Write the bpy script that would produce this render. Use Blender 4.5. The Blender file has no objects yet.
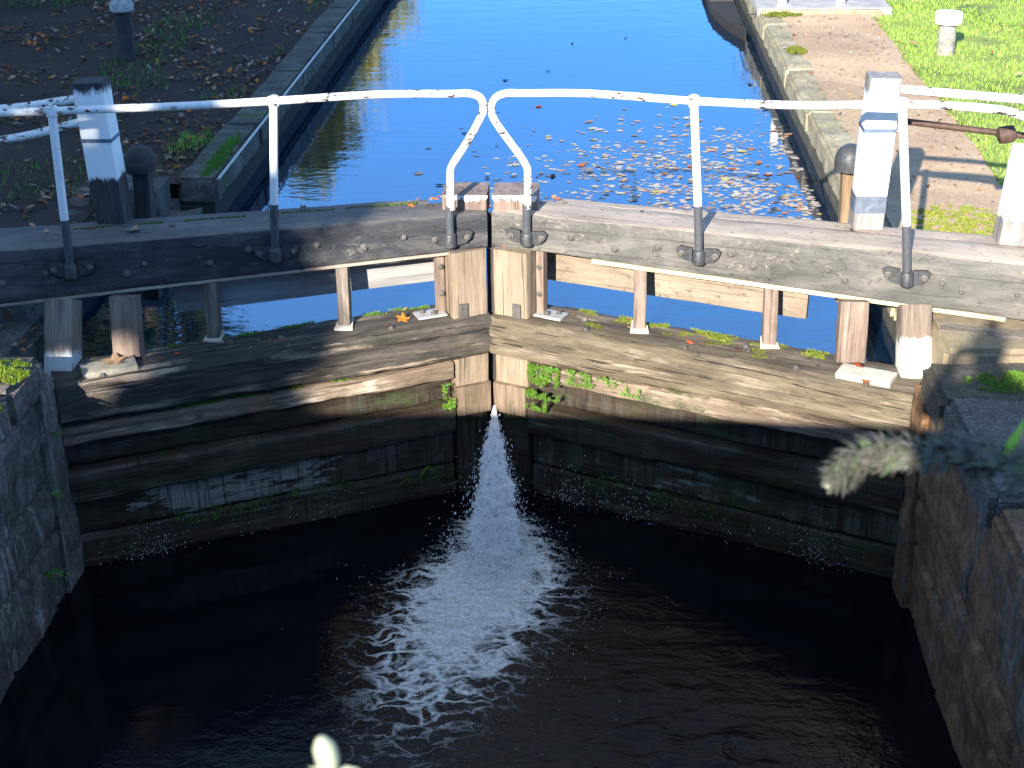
import bpy, bmesh, math, random
from mathutils import Vector, Matrix, noise
from math import sin, cos, pi, radians, sqrt
random.seed(7)
sc = bpy.context.scene
C = bpy.context.scene.collection
D = bpy.data
V = Vector

# ------------------------------------------------------------------ helpers
def tag(o, label=None, cat=None, group=None, kind=None):
    if label: o['label'] = label
    if cat: o['category'] = cat
    if group: o['group'] = group
    if kind: o['kind'] = kind
    return o

def empty(name, loc=(0, 0, 0), rz=0.0, label=None, cat=None, group=None):
    o = D.objects.new(name, None); C.objects.link(o)
    o.location = loc; o.rotation_euler = (0, 0, rz)
    o.empty_display_size = .2
    return tag(o, label, cat, group)

def wm(o):
    """world matrix from the parent chain"""
    m = Matrix.LocRotScale(o.location, o.rotation_euler, o.scale)
    return wm(o.parent) @ m if o.parent else m

def link(name, me, mats, parent=None, M=None, smooth=None):
    o = D.objects.new(name, me); C.objects.link(o)
    if not isinstance(mats, (list, tuple)): mats = [mats]
    if not me.materials:
        for m in mats: me.materials.append(m)
    M = M or Matrix()
    if parent:
        o.parent = parent; M = wm(parent).inverted() @ M
    o.location, q, o.scale = M.decompose()
    o.rotation_euler = q.to_euler()
    if smooth is not None:
        me.shade_smooth(); me.set_sharp_from_angle(angle=radians(smooth))
    return o

def frame(a, b, up=(0, 0, 1)):
    a = V(a); x = (V(b) - a).normalized(); up = V(up)
    if abs(x.dot(up)) > .98: up = V((0, 1, 0))
    y = up.cross(x).normalized(); z = x.cross(y)
    M = Matrix((x, y, z)).transposed().to_4x4(); M.translation = a
    return M

def mesh(verts, faces):
    me = D.meshes.new('m'); me.from_pydata([tuple(v) for v in verts], [], faces); me.update()
    return me

def fixn(me):
    bm = bmesh.new(); bm.from_mesh(me); bmesh.ops.recalc_face_normals(bm, faces=bm.faces); bm.to_mesh(me); bm.free()
    return me

def section(w, h, bev, k=4):
    """rounded rectangle in Y,Z with k points on every side"""
    pts = []
    hw, hh = w / 2, h / 2
    cs = [(hw - bev, hh - bev, 0), (-hw + bev, hh - bev, 90), (-hw + bev, -hh + bev, 180), (hw - bev, -hh + bev, 270)]
    for i, (cy, cz, a0) in enumerate(cs):
        for j in range(3):
            a = radians(a0 + j * 45); pts.append((cy + bev * cos(a), cz + bev * sin(a)))
        ny, nz, na = cs[(i + 1) % 4]
        s = pts[-1]; a = radians(na); e = (ny + bev * cos(a), nz + bev * sin(a))
        for j in range(1, k): pts.append((s[0] + (e[0] - s[0]) * j / k, s[1] + (e[1] - s[1]) * j / k))
    return pts

def timber_mesh(L, w, h, bev=.008, amp=.003, seg=None, w2=None, h2=None, topflat=False, rag=0.0, seed=None):
    seg = seg or max(6, int(L / .04)); w2 = w2 or w; h2 = h2 or h
    sd = seed if seed is not None else random.random() * 100
    vs, fs = [], []
    n = None
    for i in range(seg + 1):
        t = i / seg; ww = w + (w2 - w) * t; hh = h + (h2 - h) * t
        ps = section(ww, hh, bev, 5); n = len(ps)
        for (y, z) in ps:
            if topflat: z -= hh / 2
            x = L * t
            q = V((x * 2.2 + sd, y * 16, z * 16)); nz = noise.noise(q) + .6 * noise.noise(V((x * 9 + sd, y * 34, z * 34)))
            k = 1 + amp * nz / (min(ww, hh) / 2)
            yy = y * k; zz = z + (z + (hh / 2 if topflat else 0)) * (k - 1)
            xx = x
            if rag and i in (0, seg): xx += rag * noise.noise(V((y * 30 + sd, z * 30, i)))
            vs.append((xx, yy, zz))
    for i in range(seg):
        for j in range(n):
            a = i * n + j; b = i * n + (j + 1) % n
            fs.append((a, b, b + n, a + n))
    fs.append(tuple(reversed(range(n)))); fs.append(tuple(range(seg * n, seg * n + n)))
    return mesh(vs, fs)

def timber(name, a, b, w, h, mat, parent, up=(0, 0, 1), **k):
    L = (V(b) - V(a)).length
    return link(name, fixn(timber_mesh(L, w, h, **k)), mat, parent, frame(a, b, up), smooth=40)

def smooth_path(pts, n=8):
    pts = [V(p) for p in pts]; out = []
    P = [pts[0] * 2 - pts[1]] + pts + [pts[-1] * 2 - pts[-2]]
    for i in range(1, len(P) - 2):
        for j in range(n):
            t = j / n; a, b, c, d = P[i - 1], P[i], P[i + 1], P[i + 2]
            out.append(.5 * ((2 * b) + (c - a) * t + (2 * a - 5 * b + 4 * c - d) * t * t + (3 * b - a - 3 * c + d) * t ** 3))
    out.append(pts[-1]); return out

def tube_mesh(path, r, n=12, amp=0.0, r2=None):
    vs, fs = [], []
    up = V((.13, .2, 1)).normalized(); N = len(path)
    for i, p in enumerate(path):
        t = (path[min(i + 1, N - 1)] - path[max(i - 1, 0)]).normalized()
        a = t.cross(up); a = a.normalized() if a.length > .05 else t.orthogonal().normalized()
        b = t.cross(a)
        up = a.cross(t) * 1.0 if False else up
        rr = r if r2 is None else r + (r2 - r) * i / max(1, N - 1)
        for j in range(n):
            an = 2 * pi * j / n; q = p + (a * cos(an) + b * sin(an)) * rr
            if amp: q += (q - p).normalized() * amp * noise.noise(q * 18)
            vs.append(q)
    for i in range(N - 1):
        for j in range(n):
            a = i * n + j; b = i * n + (j + 1) % n
            fs.append((a, b, b + n, a + n))
    fs.append(tuple(reversed(range(n)))); fs.append(tuple(range((N - 1) * n, N * n)))
    return fixn(mesh(vs, fs))

def tube(name, path, r, mat, parent, n=12, amp=0.0, r2=None, sm=True):
    path = [V(p) for p in path]
    if sm and len(path) > 2: path = smooth_path(path)
    elif len(path) == 2: path = [path[0].lerp(path[1], i / 10) for i in range(11)]
    M = wm(parent) if parent else Matrix()
    Mi = M.inverted()
    return link(name, tube_mesh([Mi @ p for p in path], r, n, amp, r2), mat, parent, M, smooth=50)

def lathe_mesh(prof, n=20, amp=0, seed=0, flat=0):
    vs, fs = [], []
    for (r, z) in prof:
        for j in range(n):
            a = 2 * pi * j / n; rr = r * (1 + amp * noise.noise(V((cos(a) * 2 + seed, sin(a) * 2, z * 8))))
            vs.append((rr * cos(a), rr * sin(a), z))
    for i in range(len(prof) - 1):
        for j in range(n):
            a = i * n + j; b = i * n + (j + 1) % n
            fs.append((a, b, b + n, a + n))
    fs.append(tuple(reversed(range(n)))); fs.append(tuple(range((len(prof) - 1) * n, len(prof) * n)))
    return fixn(mesh(vs, fs))

def block_mesh(sx, sy, sz, bev=.02, cut=.06, amp=.01, seed=0, fr=6):
    """rough stone block, origin at its centre"""
    bm = bmesh.new(); bmesh.ops.create_cube(bm, size=1)
    bmesh.ops.scale(bm, vec=(sx, sy, sz), verts=bm.verts)
    bmesh.ops.bevel(bm, geom=bm.edges[:], offset=bev, segments=2, affect='EDGES')
    for ax in range(3):
        s = (sx, sy, sz)[ax]; n = max(1, int(s / cut))
        for i in range(1, n):
            co = [0, 0, 0]; no = [0, 0, 0]; co[ax] = -s / 2 + s * i / n; no[ax] = 1
            g = bm.verts[:] + bm.edges[:] + bm.faces[:]
            bmesh.ops.bisect_plane(bm, geom=g, plane_co=co, plane_no=no, dist=1e-5)
    bm.normal_update()
    for v in bm.verts:
        q = v.co * fr + V((seed, seed * 2, 0))
        v.co += v.normal * amp * (noise.noise(q) + .5 * noise.noise(q * 3.1))
    me = D.meshes.new('b'); bm.to_mesh(me); bm.free(); return me

def grid_mesh(x0, x1, y0, y1, nx, ny, f=None):
    vs = []; fs = []
    for j in range(ny + 1):
        for i in range(nx + 1):
            x = x0 + (x1 - x0) * i / nx; y = y0 + (y1 - y0) * j / ny
            vs.append((x, y, f(x, y) if f else 0))
    for j in range(ny):
        for i in range(nx):
            a = j * (nx + 1) + i; fs.append((a, a + 1, a + nx + 2, a + nx + 1))
    return mesh(vs, fs)

# ------------------------------------------------------------------ materials
class NT:
    def __init__(s, name):
        s.m = D.materials.new(name); s.m.use_nodes = True; s.t = s.m.node_tree
        s.b = s.t.nodes['Principled BSDF']; s.tc = None
    def n(s, typ, **k):
        n = s.t.nodes.new(typ)
        for a, v in k.items(): setattr(n, a, v)
        return n
    def l(s, a, b): s.t.links.new(a, b)
    def co(s, scale=(1, 1, 1), src='Object'):
        if not s.tc: s.tc = s.n('ShaderNodeTexCoord'); s.oi = s.n('ShaderNodeObjectInfo')
        m = s.n('ShaderNodeMapping'); m.inputs['Scale'].default_value = scale
        c = s.n('ShaderNodeCombineXYZ')
        k = s.math('MULTIPLY', s.oi.outputs['Random'], 37.0)
        s.l(k, c.inputs[0]); s.l(k, c.inputs[1]); s.l(c.outputs[0], m.inputs['Location'])
        s.l(s.tc.outputs[src], m.inputs['Vector']); return m.outputs[0]
    def noise(s, scale=(1, 1, 1), f=1.0, detail=6, rough=.6, dist=0, src='Object'):
        n = s.n('ShaderNodeTexNoise'); n.inputs['Scale'].default_value = f; n.inputs['Detail'].default_value = detail
        n.inputs['Roughness'].default_value = rough; n.inputs['Distortion'].default_value = dist
        s.l(s.co(scale, src), n.inputs['Vector']); return n.outputs['Fac']
    def vor(s, scale=(1, 1, 1), f=1.0, feat='F1', vec=None, out='Distance'):
        n = s.n('ShaderNodeTexVoronoi', feature=feat); n.inputs['Scale'].default_value = f
        s.l(vec if vec is not None else s.co(scale), n.inputs['Vector']); return n.outputs[out]
    def ramp(s, x, stops):
        r = s.n('ShaderNodeValToRGB'); e = r.color_ramp.elements
        while len(e) > 1: e.remove(e[-1])
        for i, (p, c) in enumerate(stops):
            el = e[0] if i == 0 else e.new(p)
            el.position = p; el.color = (c, c, c, 1) if isinstance(c, (int, float)) else (*c, 1)
        s.l(x, r.inputs[0]); return r.outputs[0]
    def math(s, op, a, b=0.0, c=None, clamp=False):
        n = s.n('ShaderNodeMath', operation=op); n.use_clamp = clamp
        for i, v in enumerate((a, b) if c is None else (a, b, c)):
            if isinstance(v, (int, float)): n.inputs[i].default_value = v
            else: s.l(v, n.inputs[i])
        return n.outputs[0]
    def mix(s, f, a, b, blend='MIX'):
        n = s.n('ShaderNodeMix', data_type='RGBA', blend_type=blend)
        for i, v in ((0, f), (6, a), (7, b)):
            if isinstance(v, (int, float)): n.inputs[i].default_value = v
            elif isinstance(v, tuple): n.inputs[i].default_value = (*v, 1)
            else: s.l(v, n.inputs[i])
        return n.outputs[2]
    def bump(s, h, strength=.5, dist=.01, prev=None):
        b = s.n('ShaderNodeBump'); b.inputs['Strength'].default_value = strength; b.inputs['Distance'].default_value = dist
        s.l(h, b.inputs['Height'])
        if prev is not None: s.l(prev, b.inputs['Normal'])
        return b.outputs[0]
    def sep(s, v):
        n = s.n('ShaderNodeSeparateXYZ'); s.l(v, n.inputs[0]); return n.outputs
    def obj(s):
        if not s.tc: s.tc = s.n('ShaderNodeTexCoord'); s.oi = s.n('ShaderNodeObjectInfo')
        return s.tc.outputs['Object']
    def geo(s): return s.n('ShaderNodeNewGeometry')
    def upness(s, lo=.5, hi=.9):
        g = s.geo(); z = s.sep(g.outputs['True Normal'])[2]
        return s.ramp(z, [(lo, 0.0), (hi, 1.0)])
    def out(s, col=None, rough=.7, normal=None, metal=0, spec=None, sss=None):
        if isinstance(col, tuple): s.b.inputs['Base Color'].default_value = (*col, 1)
        elif col is not None: s.l(col, s.b.inputs['Base Color'])
        if isinstance(rough, (int, float)): s.b.inputs['Roughness'].default_value = rough
        else: s.l(rough, s.b.inputs['Roughness'])
        if normal is not None: s.l(normal, s.b.inputs['Normal'])
        s.b.inputs['Metallic'].default_value = metal
        if spec is not None: s.b.inputs['Specular IOR Level'].default_value = spec
        return s.m

def wood(name, dark, mid, light, moss=0.0, moss_col=(.09, .11, .015), moss_top=True, crack=.7, rough=.75, bump=.6,
         paint=None, algae=0.0, algae_col=(.035, .05, .015), yellow=0.0, contrast=1.0, grain=1.0, wet=0.0, streak=None, top=None, pn=.12, gw=.5, scuff=None, drip=None):
    t = NT(name)
    g = t.noise((1.6, 26 * grain, 26 * grain), 1, 8, .65, .3)
    b = t.noise((1.1, 3, 3), 1.6, 6, .65, .6)
    fine = t.noise((9, 120, 120), 1, 4, .7)
    m = t.math('ADD', t.math('MULTIPLY', g, gw), t.math('MULTIPLY', b, 1 - gw))
    m = t.math('ADD', t.math('MULTIPLY', m, .85), t.math('MULTIPLY', fine, .15))
    lo, hi = .5 - .13 / contrast, .5 + .13 / contrast
    col = t.ramp(m, [(lo, dark), (.5, mid), (hi, light)])
    if streak:
        sm = t.noise((.9, 20, 20), 1.3, 5, .6, .4)
        sb = t.noise((1.5, 2, 2), 1.8, 4, .6)
        sm = t.math('MULTIPLY', t.ramp(sm, [(.54, 0.0), (.62, 1.0)]), t.ramp(sb, [(.44, 0.0), (.6, 1.0)]))
        col = t.mix(sm, col, streak)
    if top:
        tc_ = t.ramp(m, [(lo, tuple(x * .6 for x in top)), (.5, top), (hi, tuple(min(1, x * 1.35) for x in top))])
        col = t.mix(t.upness(.75, .95), col, tc_)
    ck = t.noise((.7, 34, 34), 1.4, 3, .5, .5)
    ckm = t.ramp(ck, [(.30, 1.0), (.36, 0.0)])
    col = t.mix(t.math('MULTIPLY', ckm, crack), col, tuple(c * .25 for c in dark))
    ck2 = t.noise((1.2, 60, 60), 1.0, 2, .5, .2)
    ck2m = t.ramp(ck2, [(.32, 1.0), (.35, 0.0)])
    col = t.mix(t.math('MULTIPLY', ck2m, crack), col, tuple(c * .35 for c in dark))
    h = t.math('SUBTRACT', t.math('ADD', g, t.math('MULTIPLY', fine, .5)), t.math('ADD', t.math('MULTIPLY', ckm, .8), t.math('MULTIPLY', ck2m, .5)))
    rgh = rough
    if scuff:
        s1 = t.noise((2, 3.5, 3.5), 5.5, 8, .85, .8); s2 = t.noise((1, 1.5, 1.5), 2.3, 4, .6)
        col = t.mix(t.math('MULTIPLY', t.ramp(s1, [(.55, 0.0), (.62, .9)]), t.ramp(s2, [(.42, .1), (.6, 1.0)])), col, scuff)
        col = t.mix(t.ramp(t.noise((2, 3, 3), 9, 7, .8), [(.36, .75), (.43, 0.0)]), col, tuple(c * .4 for c in dark))
    if drip:
        d1 = t.noise((20, 1.4, 1.4), 1.1, 6, .7, .2); d2 = t.noise((1.4, 2.5, 2.5), 1.7, 5, .65, .3); d3 = t.noise((44, 2, 2), 1, 4, .7)
        dm = t.math('MULTIPLY', t.ramp(t.math('ADD', t.math('MULTIPLY', d1, .6), t.math('MULTIPLY', d3, .4)), [(.46, 0.0), (.58, 1.0)]), t.ramp(d2, [(.44, 0.0), (.58, 1.0)]))
        col = t.mix(t.math('MULTIPLY', dm, .85), col, drip)
        col = t.mix(t.ramp(d3, [(.34, .8), (.44, 0.0)]), col, tuple(c * .4 for c in dark))
    if paint:      # white paint worn off in ragged patches: (x0, x1, y?, softness, amount, colour)
        x0, x1, amt, pc = paint
        X = t.sep(t.obj())[0]
        X = t.math('ADD', X, t.math('MULTIPLY', t.math('SUBTRACT', t.noise((6, 30, 30), 1, 4, .6), .5), pn))
        r = t.math('MULTIPLY', t.ramp(t.math('SUBTRACT', X, x0 - .5), [(.49, 0.0), (.51, 1.0)]), t.ramp(t.math('SUBTRACT', X, x1 - .5), [(.48, 1.0), (.52, 0.0)]))
        w = t.noise((2.5, 14, 14), 1.4, 6, .7, .4)
        r = t.math('MULTIPLY', r, t.ramp(w, [(1 - amt - .03, 0.0), (1 - amt + .03, 1.0)]))
        if drip: r = t.math('MULTIPLY', r, t.ramp(t.math('ADD', t.math('MULTIPLY', d3, .5), t.math('MULTIPLY', d1, .5)), [(.40, .05), (.50, 1.0)]))
        col = t.mix(r, col, pc)
    if algae:
        a = t.noise((1.2, 2.5, 2.5), 3.0, 7, .7)
        am = t.ramp(a, [(.62 - .2 * algae, 0.0), (.74 - .2 * algae, 1.0)])
        col = t.mix(t.math('MULTIPLY', am, .85), col, algae_col)
    if yellow:
        a = t.noise((1, 1, 1), 14.0, 6, .75)
        am = t.ramp(a, [(.66 - .15 * yellow, 0.0), (.74 - .15 * yellow, 1.0)])
        col = t.mix(am, col, (.42, .36, .10))
    if moss:
        a = t.noise((2, 2, 2), 3.2, 8, .75)
        am = t.ramp(a, [(.68 - .3 * moss, 0.0), (.8 - .3 * moss, 1.0)])
        if moss_top: am = t.math('MULTIPLY', am, t.upness(.6, .95))
        col = t.mix(am, col, moss_col)
        h = t.math('ADD', h, t.math('MULTIPLY', t.math('MULTIPLY', am, t.noise((1, 1, 1), 90, 3)), 1.5))
    if wet:
        rgh = t.ramp(b, [(.4, rough - wet), (.6, rough)])
    return t.out(col, rgh, t.bump(h, bump, .012))

def stone(name, cols, f=1.0, moss=.0, streaks=None, joints=False, bump=.6, lichen=0.0, rough=.85, mossup=False, speck=0.0):
    t = NT(name)
    a = t.noise((1, 1, 1), 2.2 * f, 9, .72, .4); b = t.noise((1, 1, 1), 14 * f, 6, .75)
    m = t.math('ADD', t.math('MULTIPLY', a, .6), t.math('MULTIPLY', b, .4))
    col = t.ramp(m, [(.38, cols[0]), (.5, cols[1]), (.62, cols[2])])
    h = t.math('ADD', t.math('MULTIPLY', a, 1.0), t.math('MULTIPLY', b, .7))
    if speck:
        v = t.noise((1, 1, 1), 120, 2, .5)
        col = t.mix(t.math('MULTIPLY', t.ramp(v, [(.55, 0.0), (.65, 1.0)]), speck), col, (.5, .48, .45))
    if streaks:
        s1 = t.noise((9, 9, .9), 1.6, 6, .75, .25); s2 = t.noise((1, 1, 1), 1.3, 3, .5)
        sm = t.math('MULTIPLY', t.ramp(s1, [(.52, 0.0), (.6, 1.0)]), t.ramp(s2, [(.42, 0.0), (.56, 1.0)]))
        col = t.mix(t.math('MULTIPLY', sm, t.ramp(b, [(.35, .3), (.55, 1.0)])), col, streaks)
    if lichen:
        l = t.noise((1, 1, 1), 9, 7, .8)
        col = t.mix(t.ramp(l, [(.66 - .14 * lichen, 0.0), (.72 - .14 * lichen, 1.0)]), col, (.40, .37, .14))
    if moss:
        l = t.noise((1, 1, 1), 3.1, 8, .75)
        am = t.ramp(l, [(.68 - .3 * moss, 0.0), (.78 - .3 * moss, 1.0)])
        if mossup: am = t.math('MULTIPLY', am, t.upness(.5, .9))
        col = t.mix(am, col, (.05, .085, .012))
        h = t.math('ADD', h, t.math('MULTIPLY', am, t.noise((1, 1, 1), 80, 3)))
    return t.out(col, rough, t.bump(h, bump, .02))

def flat(name, col, rough=.7, var=.25, f=20, metal=0, bump=.15, spec=None):
    t = NT(name)
    a = t.noise((1, 1, 1), f, 6, .7)
    c = t.ramp(a, [(.3, tuple(x * (1 - var) for x in col)), (.7, tuple(min(1, x * (1 + var)) for x in col))])
    return t.out(c, rough, t.bump(a, bump, .005), metal, spec)

def leafmat(name, col, var=.35, trans=.25):
    t = NT(name)
    a = t.noise((1, 1, 1), 6, 3, .6)
    k = t.math('ADD', t.math('MULTIPLY', a, .6), t.math('MULTIPLY', t.oi.outputs['Random'], .4))
    c = t.ramp(k, [(.2, tuple(x * (1 - var) for x in col)), (.8, tuple(min(1, x * (1 + var)) for x in col))])
    t.out(c, .55)
    t.b.inputs['Specular IOR Level'].default_value = .3
    tr = t.n('ShaderNodeBsdfTranslucent'); t.l(c, tr.inputs[0])
    mx = t.n('ShaderNodeMixShader'); mx.inputs[0].default_value = trans
    o = t.t.nodes['Material Output']
    t.l(t.b.outputs[0], mx.inputs[1]); t.l(tr.outputs[0], mx.inputs[2]); t.l(mx.outputs[0], o.inputs[0])
    return t.m

# timbers
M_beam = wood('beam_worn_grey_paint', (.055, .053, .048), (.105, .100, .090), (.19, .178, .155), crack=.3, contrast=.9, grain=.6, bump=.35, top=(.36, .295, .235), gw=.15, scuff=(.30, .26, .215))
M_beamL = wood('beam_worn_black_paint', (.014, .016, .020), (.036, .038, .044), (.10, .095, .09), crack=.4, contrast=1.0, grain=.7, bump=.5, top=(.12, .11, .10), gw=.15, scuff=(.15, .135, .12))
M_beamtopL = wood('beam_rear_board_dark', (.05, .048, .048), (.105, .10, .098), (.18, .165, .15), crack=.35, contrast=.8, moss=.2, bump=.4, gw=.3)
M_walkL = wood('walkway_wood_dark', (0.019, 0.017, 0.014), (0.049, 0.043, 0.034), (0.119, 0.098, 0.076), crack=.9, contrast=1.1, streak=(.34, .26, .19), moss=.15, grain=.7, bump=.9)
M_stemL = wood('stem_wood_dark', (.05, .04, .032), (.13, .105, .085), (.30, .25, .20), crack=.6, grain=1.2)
M_wallwood = wood('lichened_timber', (.08, .07, .05), (.18, .15, .12), (.34, .31, .27), crack=.4, yellow=.3)
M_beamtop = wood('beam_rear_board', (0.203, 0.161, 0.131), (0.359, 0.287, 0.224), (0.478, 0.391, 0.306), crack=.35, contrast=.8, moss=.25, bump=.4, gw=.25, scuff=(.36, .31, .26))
M_board = wood('rear_board', (0.126, 0.092, 0.063), (0.239, 0.189, 0.138), (0.327, 0.268, 0.201), crack=.4, contrast=.9, yellow=.2, bump=.3, gw=.3, scuff=(.30, .22, .17))
M_batten = wood('batten', (.40, .34, .17), (.60, .53, .30), (.72, .66, .42), crack=.2, bump=.3)
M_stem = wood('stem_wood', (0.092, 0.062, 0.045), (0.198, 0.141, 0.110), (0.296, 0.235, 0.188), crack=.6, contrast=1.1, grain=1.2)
M_mitre = wood('mitre_post_wood', (0.130, 0.094, 0.061), (0.247, 0.188, 0.131), (0.343, 0.272, 0.194), crack=.7, contrast=.8, grain=1.2)
M_mitrewet = wood('mitre_post_lower_wood', (0.084, 0.056, 0.035), (0.182, 0.130, 0.087), (0.280, 0.217, 0.154), crack=.7, contrast=.9, algae=.2, grain=1.2)
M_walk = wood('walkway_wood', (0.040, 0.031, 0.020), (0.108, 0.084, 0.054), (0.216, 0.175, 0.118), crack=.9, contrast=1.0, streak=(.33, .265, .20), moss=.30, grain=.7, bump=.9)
M_ledge = wood('ledge_wood', (0.075, 0.053, 0.034), (0.180, 0.128, 0.090), (0.315, 0.247, 0.180), crack=.8, moss=.45, algae=.4, streak=(.5, .42, .33))
M_low = wood('low_rail_wood', (0.014, 0.007, 0.003), (0.038, 0.021, 0.011), (0.074, 0.043, 0.021), crack=.9, algae=.45, wet=.3, streak=(.14, .12, .09), drip=(.07, .062, .045))
M_lowp = wood('low_rail_peeling_wood', (0.014, 0.007, 0.003), (0.038, 0.021, 0.011), (0.074, 0.043, 0.021), crack=.9, algae=.35, wet=.3, paint=(.85, 1.85, .56, (.25, .24, .205)), pn=1.1, drip=(.11, .105, .09))
M_lowp2 = wood('low_rail_peeling_wood_grey', (0.014, 0.007, 0.003), (0.038, 0.021, 0.011), (0.074, 0.043, 0.021), crack=.9, algae=.55, wet=.3, paint=(.6, 1.5, .42, (.20, .22, .17)), drip=(.12, .125, .095))
M_plank = wood('sheathing_wood', (0.012, 0.007, 0.003), (0.027, 0.017, 0.008), (0.053, 0.032, 0.017), crack=.9, algae=.5, wet=.3, drip=(.06, .055, .042))
M_heel2 = wood('heel_upper_wood', (0.090, 0.068, 0.049), (0.210, 0.158, 0.120), (0.338, 0.277, 0.217), crack=.4, paint=(.20, .50, .86, (.80, .77, .66)), algae=.1, pn=.10)
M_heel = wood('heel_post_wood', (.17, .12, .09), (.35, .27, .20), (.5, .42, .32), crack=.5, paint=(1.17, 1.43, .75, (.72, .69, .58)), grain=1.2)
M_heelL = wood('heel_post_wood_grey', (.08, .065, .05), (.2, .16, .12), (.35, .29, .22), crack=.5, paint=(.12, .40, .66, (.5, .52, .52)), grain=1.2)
M_post = wood('white_post_wood', (.12, .115, .11), (.24, .225, .21), (.40, .37, .33), crack=.3, paint=(.17, .79, .90, (.82, .82, .79)), grain=1.1, bump=.3)
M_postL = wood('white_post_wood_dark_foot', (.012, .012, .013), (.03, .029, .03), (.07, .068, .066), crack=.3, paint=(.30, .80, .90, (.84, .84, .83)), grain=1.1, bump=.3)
M_brownpost = wood('brown_post', (.10, .06, .03), (.2, .13, .07), (.3, .21, .12), crack=.5)
M_darkpost = wood('dark_post', (.012, .011, .012), (.03, .027, .028), (.06, .055, .05), crack=.5)
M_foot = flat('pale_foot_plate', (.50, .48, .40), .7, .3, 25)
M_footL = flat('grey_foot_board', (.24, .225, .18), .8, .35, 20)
M_plate = flat('zinc_plate', (.42, .42, .40), .5, .25, 30, metal=.3)
M_bolt = flat('bolt_iron', (.12, .11, .10), .6, .4, 40, metal=.3)
M_iron = flat('black_iron', (.055, .058, .062), .5, .45, 30, metal=.2, bump=.5)
M_rust = flat('rusty_rod', (.075, .042, .03), .7, .5, 25, metal=.2)
M_paintband = flat('blue_grey_painted_band', (.11, .13, .17), .6, .4, 18)
M_strap = flat('blue_grey_strap', (.13, .17, .25), .5, .2, 30, metal=.3)

def rail_paint():
    t = NT('white_rail_paint')
    a = t.noise((6, 6, 14), 2.6, 5, .65, .4); b = t.noise((1, 1, 1), 2.2, 2, .5)
    m = t.math('MULTIPLY', t.ramp(a, [(.565, 0.0), (.58, 1.0)]), t.ramp(b, [(.42, 0.0), (.48, 1.0)]))
    d = t.noise((1, 1, 1), 30, 4)
    c = t.mix(m, t.ramp(d, [(.35, (.70, .70, .68)), (.6, (.82, .82, .81))]), (.07, .05, .045))
    gz = t.noise((1, 1, 1), 7, 6, .8); c = t.mix(t.ramp(gz, [(.52, 0.0), (.75, .45)]), c, (.42, .38, .33))
    return t.out(c, .4, t.bump(t.math('SUBTRACT', 1.0, m), .5, .004))
M_rail = rail_paint()
def post_paint():
    t = NT('white_post_paint'); a = t.noise((1, 1, .5), 9, 7, .8); b = t.noise((1, 1, 1), 26, 4, .7)
    c = t.mix(t.ramp(a, [(.50, 0.0), (.72, .55)]), (.80, .80, .79), (.45, .42, .38)); c = t.mix(t.ramp(b, [(.70, 0.0), (.73, 1.0)]), c, (.10, .07, .06))
    return t.out(c, .4, t.bump(b, .2, .003))
M_railclean = post_paint()
M_sleeve = flat('dark_grey_sleeve_paint', (.07, .075, .085), .45, .25, 25)

# ground and stone
M_left_wall = stone('left_wall_stone', ((0.035, 0.031, 0.028), (0.108, 0.093, 0.083), (0.235, 0.204, 0.171)), 2.0, moss=.38, streaks=(.33, .32, .29), bump=.9)
M_right_wall = stone('right_wall_stone', ((0.062, 0.033, 0.014), (0.168, 0.088, 0.040), (0.381, 0.199, 0.088)), 1.8, moss=.10, streaks=(.20, .185, .17), bump=.9)
M_cope_dark = stone('dark_coping_stone', ((.03, .027, .022), (.075, .066, .05), (.15, .13, .10)), 2, moss=.45, mossup=True, bump=.7)
M_cope_grey = stone('grey_coping_stone', ((0.050, 0.045, 0.041), (0.091, 0.083, 0.074), (0.157, 0.143, 0.122)), 3, moss=.15, mossup=True, speck=.5, bump=1.0)
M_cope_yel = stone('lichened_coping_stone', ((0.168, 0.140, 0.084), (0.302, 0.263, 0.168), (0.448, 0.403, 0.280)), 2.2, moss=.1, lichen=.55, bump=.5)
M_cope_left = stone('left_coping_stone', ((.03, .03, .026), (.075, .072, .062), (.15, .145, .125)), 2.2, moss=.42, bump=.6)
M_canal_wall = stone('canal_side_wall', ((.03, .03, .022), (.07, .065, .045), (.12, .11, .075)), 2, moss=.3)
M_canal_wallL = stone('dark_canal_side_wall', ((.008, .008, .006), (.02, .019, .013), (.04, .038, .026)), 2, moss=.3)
M_rock = stone('recess_rock', ((.03, .03, .028), (.07, .07, .062), (.14, .135, .12)), 2, moss=.42, mossup=True, bump=.9)

def ground(name, cols, moss, f=1.0):
    t = NT(name)
    a = t.noise((1, 1, 1), .9 * f, 9, .72, .5); b = t.noise((1, 1, 1), 22 * f, 6, .8); g = t.noise((1, 1, 1), .55, 6, .7)
    fine = t.noise((1, 1, 1), 130, 4, .7)
    m = t.math('ADD', t.math('MULTIPLY', a, .45), t.math('ADD', t.math('MULTIPLY', b, .3), t.math('MULTIPLY', fine, .25)))
    col = t.ramp(m, [(.38, cols[0]), (.5, cols[1]), (.62, cols[2])])
    if moss:
        gm = t.math('MULTIPLY', t.ramp(g, [(.64 - .2 * moss, 0.0), (.72 - .2 * moss, 1.0)]), t.ramp(b, [(.4, .2), (.6, 1.0)]))
        col = t.mix(gm, col, (.045, .075, .015))
    return t.out(col, .9, t.bump(t.math('ADD', b, t.math('MULTIPLY', fine, .7)), .9, .02))
M_soil = ground('leafy_soil', ((0.013, 0.007, 0.005), (0.032, 0.017, 0.011), (0.072, 0.038, 0.023)), .08)
M_path = ground('trodden_path', ((0.317, 0.206, 0.120), (0.503, 0.345, 0.213), (0.679, 0.505, 0.337)), .0)
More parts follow.
